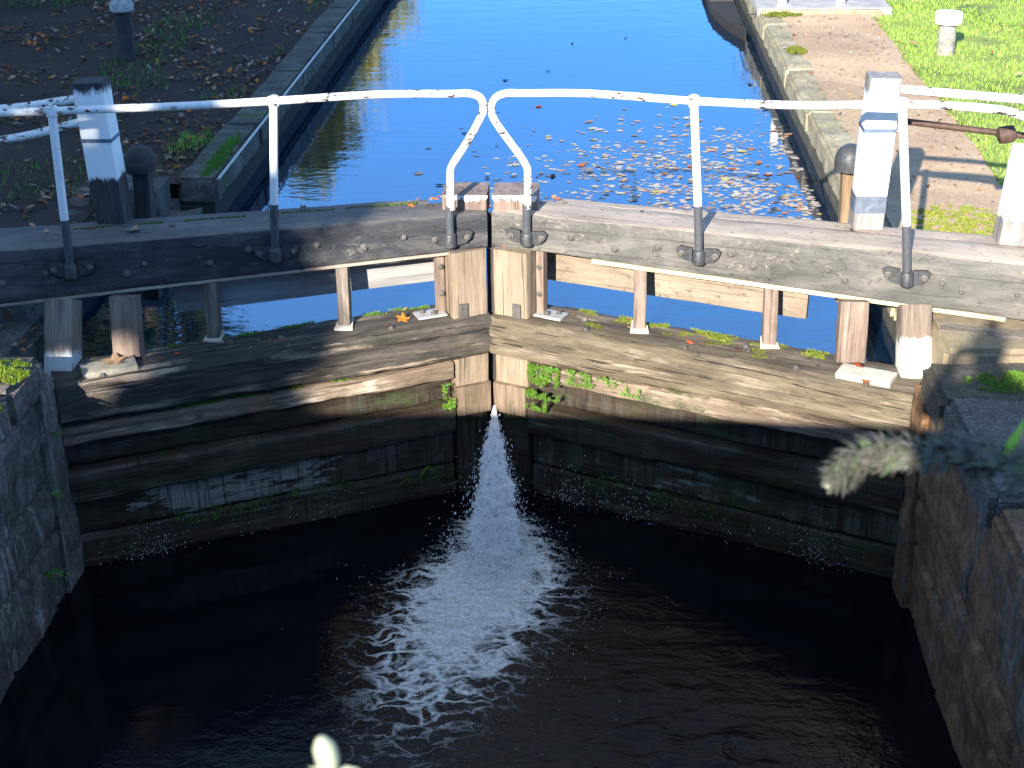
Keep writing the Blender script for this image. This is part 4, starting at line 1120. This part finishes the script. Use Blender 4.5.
def tree(name, base, h, lobes, n, size, mats, seed, label, group=None, reject=None, lean=0):
    r = random.Random(seed); R = empty(name, base, 0, label, 'tree', group); base = V(base)
    bm_v = []; parts = []
    me = D.meshes.new('t'); bm = bmesh.new()
    def add(path, r0, r1):
        m = tube_mesh(smooth_path(path, 4), r0, 8, .02, r1); bm.from_mesh(m); D.meshes.remove(m)
    topp = base + V((lean, 0, h * .75))
    add([base - V((0, 0, .3)), base + V((.1, 0, h * .3)), topp], h * .032, h * .012)
    for (cx, cy, cz, rr) in lobes:
        c = V((cx, cy, cz)); t = r.uniform(.35, .8); s0 = base.lerp(topp, t)
        add([s0, s0.lerp(c, .5) + V((0, 0, .2)), c], h * .014, h * .005)
        for q in range(3):
            add([s0.lerp(c, .6), c + V((r.gauss(0, 1), r.gauss(0, 1), r.gauss(0, 1))).normalized() * rr * .7 + V((0, 0, 0)), c + V((r.gauss(0, 1), r.gauss(0, 1), r.gauss(0, 1))).normalized() * rr], h * .006, h * .002)
    bm.to_mesh(me); bm.free()
    link('trunk', me, M_bark, R)
    link('crown', crown_mesh(lobes, n, size, seed, reject=reject, spread=(.3, .5) if reject else (.16, .34)), mats, R)
    return R
# gaps through which sunlight reaches the left gate (target point, radius)
GAPS = [(V((-2.42, -1.66, -.33)), .26), (V((-2.08, -.85, -.50)), .17), (V((-1.85, -.95, -.56)), .12), (V((-.62, -.5, -.5)), .25),
        (V((-.75, -.25, .83)), .16), (V((-1.3, -.45, .83)), .12), (V((-1.9, -.58, .84)), .14), (V((-2.4, -.75, .84)), .10), (V((-.9, -.3, -.1)), .18), (V((-1.0, -.6, -.9)), .12)]
def rej(p):
    # where does this leaf's shadow fall on the plane through the left gate?
    for g, rr in GAPS:
        w = p - g; d = w - SUN * w.dot(SUN)
        if d.length < rr: return True
    t = (p.y + .4) / -SUN.y if False else (-.4 - p.y) / SUN.y
    q = p + SUN * t
    lim = -1.05 + .35 * noise.noise(V((q.z * 2.2, q.x * 1.5, 3)))
    if q.z > .4: lim = -1.35 + .4 * noise.noise(V((q.z * 1.5, 0, 6)))
    return q.x > lim
tree('broadleaf_tree', (-8.2, -15.0, ZB), 11, [(-6.6, -14.6, 5.4, 1.9), (-8.5, -15.3, 6.2, 2.4), (-6.8, -14.5, 7.6, 2.0), (-8.6, -14.8, 9.0, 2.6), (-10.8, -15, 7.4, 2.6), (-7.0, -14.4, 9.6, 1.8), (-10.6, -15, 10.2, 2.3), (-8.0, -14.6, 11.2, 1.8)],
     46000, .16, [T_leaf, T_yel], 5, 'broad green tree on the left bank behind the viewpoint', 'trees behind the bridge', rej)
tree('broadleaf_tree', (-13.0, -13.0, ZB), 11, [(-12.5, -12.6, 5.0, 2.6), (-14.5, -13.3, 6.2, 2.8), (-12.0, -13, 7.8, 2.5), (-14.6, -12.8, 9.4, 2.7), (-12.2, -12.6, 10.4, 2.3)],
     24000, .19, [T_leaf, T_yel], 6, 'second broad green tree farther left behind the viewpoint', 'trees behind the bridge', rej)
tree('shrub_tree', (-7.6, -11.6, ZB), 5, [(-6.6, -11.6, 2.6, 1.3), (-8.0, -11.6, 3.2, 1.5), (-6.8, -11.4, 4.4, 1.2), (-9.6, -11.6, 3.0, 1.6)],
     14000, .12, [T_leaf, T_brn], 8, 'bushy low tree beside the bridge on the left bank', 'trees behind the bridge', rej)
# trees upstream, seen as reflections in the canal
tree('willow_tree', (-5.6, 21, ZB), 5.0, [(-5.2, 21, 2.7, 1.3), (-4.6, 20.6, 1.3, 1.2), (-5.7, 21, 3.9, 1.1), (-6.5, 21, 2.2, 1.5), (-4.8, 21.2, 3.2, .9), (-3.9, 20.4, .5, .9), (-4.0, 20.4, 1.7, .8)],
     44000, .10, [T_yel, T_wil], 11, 'yellow-green willow leaning over the left side of the canal', 'trees along the upper canal')
tree('willow_tree', (-6.5, 28, ZB), 7, [(-6.0, 28, 3.4, 2.0), (-5.2, 28, 1.6, 1.6), (-7.5, 28, 4.4, 2.0), (-4.6, 27.6, .8, 1.0)],
     14000, .10, [T_yel, T_wil], 12, 'farther yellow-green willow on the left bank', 'trees along the upper canal')
tree('bare_bush', (-4.3, 14.6, ZB), 2.6, [(-4.4, 14.6, 1.1, .8), (-3.9, 14.4, .4, .7)], 1500, .035, [T_dark, T_brn], 13, 'small dark twiggy bush at the left water edge upstream', None)
tree('hedge_bush', (3.7, 13.3, ZB), 2.0, [(3.5, 13.3, .6, .7), (3.35, 13.2, 0.0, .5), (3.6, 13.9, .9, .7), (3.5, 14.8, 1.0, .8)], 5200, .04, [T_brn, T_yel], 14, 'brownish hedge bush at the right water edge upstream', None)
tree('shade_dark_tree', (-6.4, 13.2, ZB), 8, [(-6.3, 12.9, 1.2, 1.3), (-6.3, 13.2, 3.4, 1.5), (-7.8, 13.0, 2.2, 1.9), (-6.6, 13.4, 5.6, 1.7), (-8.6, 13.2, 4.8, 2.0), (-7.4, 13.4, 7.2, 1.4)],
     16000, .12, [T_dark, T_dark], 15, 'tree with leaves coloured dark for shade, standing behind the leafy left bank', 'dark trees behind the left bank')  # near-black leaf colour stands in for the shaded side of these trees
tree('shade_dark_tree', (-11.2, 12.6, ZB), 9, [(-10.4, 12.3, 1.4, 1.8), (-12.2, 12.6, 2.6, 2.2), (-10.8, 12.6, 4.6, 2.1), (-12.6, 12.8, 6.2, 2.0), (-11.2, 12.8, 7.8, 1.6)],
     14000, .14, [T_dark, T_dark], 16, 'taller tree with leaves coloured dark for shade, farther left behind the leafy bank', 'dark trees behind the left bank')
for i, (x, y, h) in enumerate(((-14, 34, 9), (-22, 26, 11), (-12, 50, 10), (15, 46, 8), (22, 34, 9), (13, 62, 8), (-26, 12, 11), (24, 20, 9))):
    labs = ['dark broad tree in the field left of the willows', 'tall dark tree far out on the left bank', 'dark tree far upstream on the left', 'dark tree far upstream on the right', 'broad tree beyond the lawn on the right', 'most distant dark tree on the right bank', 'tall tree at the far left beyond the leafy bank', 'tree at the far right beyond the grass']
    tree('broadleaf_tree', (x, y, ZB), h, [(x, y, h * .6, h * .25), (x - h * .16, y, h * .45, h * .2), (x + h * .17, y, h * .48, h * .21), (x, y, h * .82, h * .17)],
         4500, .22, [T_leaf, T_dark], 30 + i, labs[i], 'distant trees')

# ------------------------------------------------------------------ bridge with the photographer
PZ = 2.265
def brick_mat():
    t = NT('bridge_brick')
    b = t.n('ShaderNodeTexBrick'); b.inputs['Scale'].default_value = 1.0
    b.inputs['Color1'].default_value = (.22, .09, .055, 1); b.inputs['Color2'].default_value = (.15, .065, .045, 1); b.inputs['Mortar'].default_value = (.25, .23, .2, 1)
    b.inputs['Brick Width'].default_value = .225; b.inputs['Row Height'].default_value = .075; b.inputs['Mortar Size'].default_value = .008
    m = t.n('ShaderNodeMapping'); m.inputs['Rotation'].default_value = (radians(90), 0, 0); t.l(t.obj(), m.inputs[0]); t.l(m.outputs[0], b.inputs['Vector'])
    n = t.noise((1, 1, 1), 4, 6, .7)
    return t.out(t.mix(t.ramp(n, [(.45, 0.0), (.65, .6)]), b.outputs['Color'], (.05, .05, .045)), .85, t.bump(b.outputs['Fac'], .4, .01))
M_brick = brick_mat()
br = empty('brick_bridge', (0, -10, ZL - .3), 0, 'brick canal bridge that the viewpoint stands on', 'bridge')
def arch():
    bm = bmesh.new(); pts = [(-9, ZB - .6), (-9, 1.35), (9, 1.35), (9, ZB - .6), (2.9, ZB - .6), (2.9, ZL - .4), (2.38, ZL - .4)]
    for i in range(13):
        a = pi * i / 12; pts.append((2.38 * cos(a), -.6 + 1.45 * sin(a)))
    pts += [(-2.38, ZL - .4), (-2.9, ZL - .4), (-2.9, ZB - .6)]
    vs = [bm.verts.new((x, -8.26, z)) for x, z in pts]; f = bm.faces.new(vs)
    bmesh.ops.triangulate(bm, faces=[f])
    g = bmesh.ops.extrude_face_region(bm, geom=bm.faces[:]); bmesh.ops.translate(bm, vec=(0, -3.6, 0), verts=[v for v in g['geom'] if isinstance(v, bmesh.types.BMVert)])
    bmesh.ops.recalc_face_normals(bm, faces=bm.faces); me = D.meshes.new('a'); bm.to_mesh(me); bm.free(); return me
link('arch', arch(), M_brick, br)
link('parapet', block_mesh(18, .26, PZ - 1.35 - .07, .01, 1.0, .002), M_brick, br, Matrix.Translation((0, -8.36, (PZ - .07 + 1.35) / 2)))
link('parapet_coping', block_mesh(18, .30, .07, .02, .3, .004), M_cope_dark, br, Matrix.Translation((0, -8.36, PZ - .035)))
link('parapet', block_mesh(18, .26, .6, .01, 1.0, .002), M_brick, br, Matrix.Translation((0, -11.7, 1.35 + .3)))

def skin_person(loc, yaw):
    """standing photographer holding up a phone with both hands"""
    R = empty('person', loc, yaw, 'standing photographer in a dark coat holding a phone up over the bridge wall', 'person')
    J = dict(pelvis=(0, 0, .93), spine=(0, 0, 1.12), chest=(0, .0, 1.32), neck=(0, .01, 1.47), head0=(0, .03, 1.55), head=(0, .04, 1.66), crown=(0, .02, 1.74),
             shl=(-.19, 0, 1.38), ell=(-.25, .16, 1.22), wrl=(-.11, .30, 1.42), hal=(-.075, .335, 1.47),
             shr=(.19, 0, 1.38), elr=(.25, .16, 1.22), wrr=(.11, .30, 1.42), har=(.075, .335, 1.47),
             hl=(-.10, 0, .88), kl=(-.11, .02, .48), al=(-.11, -.01, .09), fl=(-.12, .13, .035), hr=(.10, 0, .88), kr=(.11, .02, .48), ar=(.11, -.01, .09), fr=(.12, .13, .035))
    rad = dict(pelvis=.19, spine=.18, chest=.20, neck=.055, head0=.075, head=.115, crown=.085, shl=.10, ell=.062, wrl=.03, hal=.032, shr=.10, elr=.062, wrr=.03, har=.032,
               hl=.09, kl=.06, al=.042, fl=.035, hr=.09, kr=.06, ar=.042, fr=.035)
    E_ = [('pelvis', 'spine'), ('spine', 'chest'), ('chest', 'neck'), ('neck', 'head0'), ('head0', 'head'), ('head', 'crown'), ('chest', 'shl'), ('shl', 'ell'), ('ell', 'wrl'), ('wrl', 'hal'),
          ('chest', 'shr'), ('shr', 'elr'), ('elr', 'wrr'), ('wrr', 'har'), ('pelvis', 'hl'), ('hl', 'kl'), ('kl', 'al'), ('al', 'fl'), ('pelvis', 'hr'), ('hr', 'kr'), ('kr', 'ar'), ('ar', 'fr')]
    # fingers and thumbs round the phone
    for sd, h in ((-1, 'hal'), (1, 'har')):
        hx, hy, hz = J[h]
        for i in range(4):
            a = 'f%s%d' % (h, i); z = hz + .034 - i * .02
            J[a + 'a'] = (hx - sd * .004, hy + .030, z); J[a + 'b'] = (hx - sd * (.028 + .004 * (i % 2)), hy + .034, z + .004)
            rad[a + 'a'] = .0085; rad[a + 'b'] = .0075; E_ += [(h, a + 'a'), (a + 'a', a + 'b')]
        a = 't' + h; J[a + 'a'] = (hx - sd * .006, hy - .022, hz + .03); J[a + 'b'] = (hx - sd * .026, hy - .010, hz + .05); rad[a + 'a'] = .011; rad[a + 'b'] = .009
        E_ += [(h, a + 'a'), (a + 'a', a + 'b')]
    names = list(J); me = D.meshes.new('p'); me.from_pydata([J[k] for k in names], [(names.index(a), names.index(b)) for a, b in E_], [])
    o = D.objects.new('body', me); C.objects.link(o); o.parent = R
    sk = o.modifiers.new('s', 'SKIN'); sv = me.skin_vertices[0].data
    for i, k in enumerate(names): sv[i].radius = (rad[k], rad[k])
    sv[names.index('pelvis')].use_root = True
    o.modifiers.new('u', 'SUBSURF').levels = 1; o.modifiers['u'].render_levels = 2
    t = NT('person_clothes_and_skin'); z = t.sep(t.obj())[2]; y = t.sep(t.obj())[1]
    skin = t.math('MAXIMUM', t.ramp(t.math('MULTIPLY', z, .5), [(.740, 0.0), (.745, 1.0)]), t.ramp(y, [(.300, 0.0), (.305, 1.0)]))
    me.materials.append(t.out(t.mix(skin, t.ramp(t.math('MULTIPLY', z, .5), [(.44, (.03, .035, .06)), (.45, (.05, .05, .055))]), (.50, .30, .22)), .8))
    # hair, eyes, nose and mouth
    hb = block_mesh(.235, .23, .18, .09, .05, .006, 2, 12)
    link('hair', hb, flat('dark_hair', (.03, .02, .015), .6, .4, 60), R, wm(R) @ Matrix.Translation((0, .005, 1.725)), smooth=60)
    link('nose', lathe_mesh([(.004, -.02), (.014, -.012), (.010, .012), (.004, .025)], 8), me.materials[0], R, wm(R) @ Matrix.Translation((0, 0.140, 1.645)), smooth=60)
    for q in (-1, 1):
        link('eye', lathe_mesh([(.003, -.010), (.010, -.004), (.010, .004), (.003, .010)], 8), flat('eye_dark', (.05, .04, .035), .2), R, wm(R) @ Matrix.Translation((q * .032, 0.130, 1.672)), smooth=60)
    link('mouth', lathe_mesh([(.004, -.02), (.007, -.01), (.007, .01), (.004, .02)], 8), flat('lips', (.35, .12, .1), .5), R, wm(R) @ Matrix.Translation((0, 0.132, 1.605)) @ Matrix.Rotation(radians(90), 4, 'Y'), smooth=60)
    return R
# the phone lens is where the picture is taken from; the phone stands just behind it
CAM = V((.625, -8.5, 2.85))
P0 = V((CAM.x - .08, CAM.y - .40, 1.35))
skin_person((P0.x, P0.y, P0.z), 0)
ph = tag(link('phone', block_mesh(.15, .009, .074, .003, .2, 0), flat('phone_black', (.02, .02, .02), .3, .1, 5), None, Matrix.Translation((P0.x, P0.y + .352, 1.35 + 1.49))), 'black phone held up in both hands above the bridge wall', 'phone')

# ------------------------------------------------------------------ plants growing from the bridge face, near the viewpoint
M_bud = leafmat('buddleia_grey_green', (.13, .14, .10), .5, .3); M_seed = leafmat('seed_head_purple_grey', (.12, .11, .10), .4, .2); M_fern2 = leafmat('sprig_leaf_green', (.17, .24, .12), .3, .3); M_tip = leafmat('pale_bud', (.55, .58, .42), .15, .4)
sp = empty('buddleia_sprig', (1.35, -8.2, 1.9), 0, 'out-of-focus grey-green sprig reaching in from the right edge', 'plant')
path = smooth_path([V((1.35, -8.22, 1.95)), V((1.15, -7.75, 2.18)), V((1.02, -7.48, 2.275)), V((.955, -7.38, 2.268)), V((.90, -7.335, 2.254)), V((.855, -7.33, 2.243)), V((.830, -7.34, 2.224))], 10)
link('stem', tube_mesh(path, .006, 8, 0, .002), flat('sprig_stem', (.15, .13, .07), .7), sp)
def florets(lo, hi, n, mats, size, seed, rr):
    r = random.Random(seed); vs = []; fs = []; mi = []
    N = len(path) - 1
    for k in range(n):
        t = lo + (hi - lo) * r.random(); i = min(N - 1, int(t * N)); p = path[i].lerp(path[i + 1], t * N - i)
        w = rr * (1.05 - .55 * (t - lo) / (hi - lo)) * (.75 + 1.2 * noise.noise(V((t * 24, seed, 0))))
        p = p + V((r.gauss(0, 1), r.gauss(0, 1), r.gauss(0, 1))).normalized() * w * (r.random() ** .4 if r.random() < .85 else r.uniform(1, 1.5))
        u = V((r.gauss(0, 1), r.gauss(0, 1), r.gauss(0, 1))).normalized(); v = u.orthogonal(); s = size * r.uniform(.5, 1.4); b = len(vs)
        vs += [p - u * s, p + v * s * .5, p + u * s, p - v * s * .5]; fs.append((b, b + 1, b + 2, b + 3)); mi.append(r.randrange(2))
    me = mesh(vs, fs); me.polygons.foreach_set('material_index', mi); return me
link('flower_spike', florets(.22, .995, 3600, None, .0036, 3, .016), [M_bud, M_seed], sp)
def needles(lo, hi, n, seed):
    r = random.Random(seed); vs = []; fs = []; mi = []; N = len(path) - 1
    for k in range(n):
        t = lo + (hi - lo) * r.random(); i = min(N - 1, int(t * N)); p = path[i].lerp(path[i + 1], t * N - i); fw = (path[i + 1] - path[i]).normalized()
        o = V((r.gauss(0, 1), r.gauss(0, 1), r.gauss(0, 1))).normalized(); o = (o - fw * o.dot(fw)).normalized(); d = (o + fw * r.uniform(.2, 1.1)).normalized()
        l = r.uniform(.006, .022) * (1.1 - .5 * (t - lo) / (hi - lo)); w = d.cross(fw).normalized() * l * .12; b = len(vs)
        vs += [p + o * .012, p + o * .012 + d * l * .5 + w, p + o * .010 + d * l, p + o * .012 + d * l * .5 - w]; fs.append((b, b + 1, b + 2, b + 3)); mi.append(r.randrange(2))
    me = mesh(vs, fs); me.polygons.foreach_set('material_index', mi); return me
vs = []; fs = []; mi = []; r = random.Random(16); N = len(path) - 1
for k in range(70):
    t = .25 + .70 * r.random(); i = min(N - 1, int(t * N)); p = path[i]; fw = (path[i + 1] - path[i]).normalized()
    o = V((r.gauss(0, 1), r.gauss(0, 1), r.gauss(0, 1) + .3)).normalized(); o = (o - fw * o.dot(fw)).normalized(); d = (o + fw * r.uniform(.3, 1.4)).normalized()
    l = r.uniform(.022, .046) * (1.15 - .6 * t); w = d.cross(fw).normalized() * l * .15; b = len(vs); q = V((0, 0, -l * .18))
    vs += [p, p + d * l * .35 + w, p + d * l * .35 - w, p + d * l * .7 + w * .8 + q * .5, p + d * l * .7 - w * .8 + q * .5, p + d * l + q]
    fs += [(b, b + 1, b + 2), (b + 1, b + 3, b + 4, b + 2), (b + 3, b + 5, b + 4)]; m_ = r.randrange(2); mi += [m_] * 3
me = mesh(vs, fs); me.polygons.foreach_set('material_index', mi); link('narrow_leaves', me, [M_bud, M_fern2], sp)
link('needle_leaves', needles(.20, .97, 900, 6), [M_bud, M_seed], sp)
link('spike_tip', florets(.975, 1.0, 60, None, .004, 4, .006), [M_tip, M_tip], sp)
r = random.Random(4)
for k in range(10):
    i = int(len(path) * (.30 + .028 * k * .7)); p = path[min(i, len(path) - 2)]; d = (V((r.uniform(-.6, .4), r.uniform(-.3, .3), r.uniform(.2, 1)))).normalized(); w = d.cross(V((0, 1, 0))).normalized()
    l = r.uniform(.025, .05); vs = [p, p + d * l * .4 + w * .005, p + d * l, p + d * l * .4 - w * .005]
    link('leaf', mesh(vs, [(0, 1, 2, 3)]), [M_grass1], sp)
bd = empty('pale_bud', (.468, -8.2, 1.9), 0, 'bright pale green leaf bud poking up at the bottom edge', 'plant')
link('stem', tube_mesh(smooth_path([V((.46, -8.22, 1.95)), V((.462, -7.95, 2.14)), V((.4715, -7.79, 2.262))], 6), .0025, 8), flat('bud_stem', (.35, .4, .15), .6), bd)
link('bud', lathe_mesh([(.001, 0), (.006, .004), (.0085, .014), (.0078, .024), (.004, .031), (.001, .033)], 14, .1), M_tip, bd, Matrix.Translation((.4705, -7.785, 2.262)) @ Matrix.Scale(.85, 4) @ Matrix.Rotation(radians(-12), 4, 'Y'), smooth=60)
for q in (-1, 1):
    p = V((.4715, -7.785, 2.262)); link('leaf', mesh([p, p + V((q * .006, 0, .001)), p + V((q * .016, 0, .004)), p + V((q * .007, 0, .006))], [(0, 1, 2, 3)]), M_tip, bd)

# ------------------------------------------------------------------ camera, light, world
cam = D.cameras.new('camera'); co = D.objects.new('camera', cam); C.objects.link(co); sc.camera = co
f_px = 1500.0; pitch, yaw, roll = radians(24.656), radians(3.427), radians(-.9)
cam.sensor_width = 36; cam.lens = f_px / 1024 * 36; cam.clip_start = .05; cam.clip_end = 3000
F = V((-sin(yaw) * cos(pitch), cos(yaw) * cos(pitch), -sin(pitch))); Rr = V((cos(yaw), sin(yaw), 0)); U = Rr.cross(F)
R2 = Rr * cos(roll) + U * sin(roll); U2 = -Rr * sin(roll) + U * cos(roll)
M = Matrix((R2, U2, -F)).transposed().to_4x4(); M.translation = CAM
co.matrix_world = M
cam.dof.use_dof = True; cam.dof.focus_distance = 9.0; cam.dof.aperture_fstop = 11

w = D.worlds.new('World'); sc.world = w; w.use_nodes = True; nt = w.node_tree
sky = nt.nodes.new('ShaderNodeTexSky'); sky.sky_type = 'NISHITA'; sky.sun_disc = False
sky.sun_elevation = radians(22.3); to = -SUN
sky.sun_rotation = math.atan2(to.x, to.y); sky.dust_density = 0; sky.ozone_density = 1.6; sky.air_density = 1.0
bg = nt.nodes['Background']; bg.inputs[1].default_value = .15
hs = nt.nodes.new('ShaderNodeHueSaturation'); hs.inputs['Saturation'].default_value = 1.0
nt.links.new(sky.outputs[0], hs.inputs['Color']); wtc = nt.nodes.new('ShaderNodeTexCoord'); wsp = nt.nodes.new('ShaderNodeSeparateXYZ'); nt.links.new(wtc.outputs['Generated'], wsp.inputs[0])
wr = nt.nodes.new('ShaderNodeValToRGB'); we = wr.color_ramp.elements
we[0].position = .05; we[0].color = (.24, .50, .86, 1); we[1].position = .75; we[1].color = (1.20, 1.0, .80, 1)
e_ = we.new(.20); e_.color = (.22, .52, 1.0, 1); e_ = we.new(.36); e_.color = (.42, .76, 1.18, 1)
nt.links.new(wsp.outputs[2], wr.inputs[0])
wm_ = nt.nodes.new('ShaderNodeMix'); wm_.data_type = 'RGBA'; wm_.blend_type = 'MULTIPLY'; wm_.inputs[0].default_value = 1
nt.links.new(hs.outputs[0], wm_.inputs[6]); nt.links.new(wr.outputs[0], wm_.inputs[7]); nt.links.new(wm_.outputs[2], bg.inputs[0])
sun = D.lights.new('sun', 'SUN'); sun.energy = 4.9; sun.angle = radians(.5); sun.color = (1, .93, .82)
so = D.objects.new('sun', sun); C.objects.link(so); so.location = (-4, -14, 10)
so.rotation_euler = SUN.to_track_quat('-Z', 'Y').to_euler()
vs_ = sc.view_settings; vs_.view_transform = 'Standard'; vs_.look = 'None'; vs_.exposure = 1.5; vs_.gamma = 1; vs_.use_curve_mapping = False
sc.cycles.max_bounces = 6
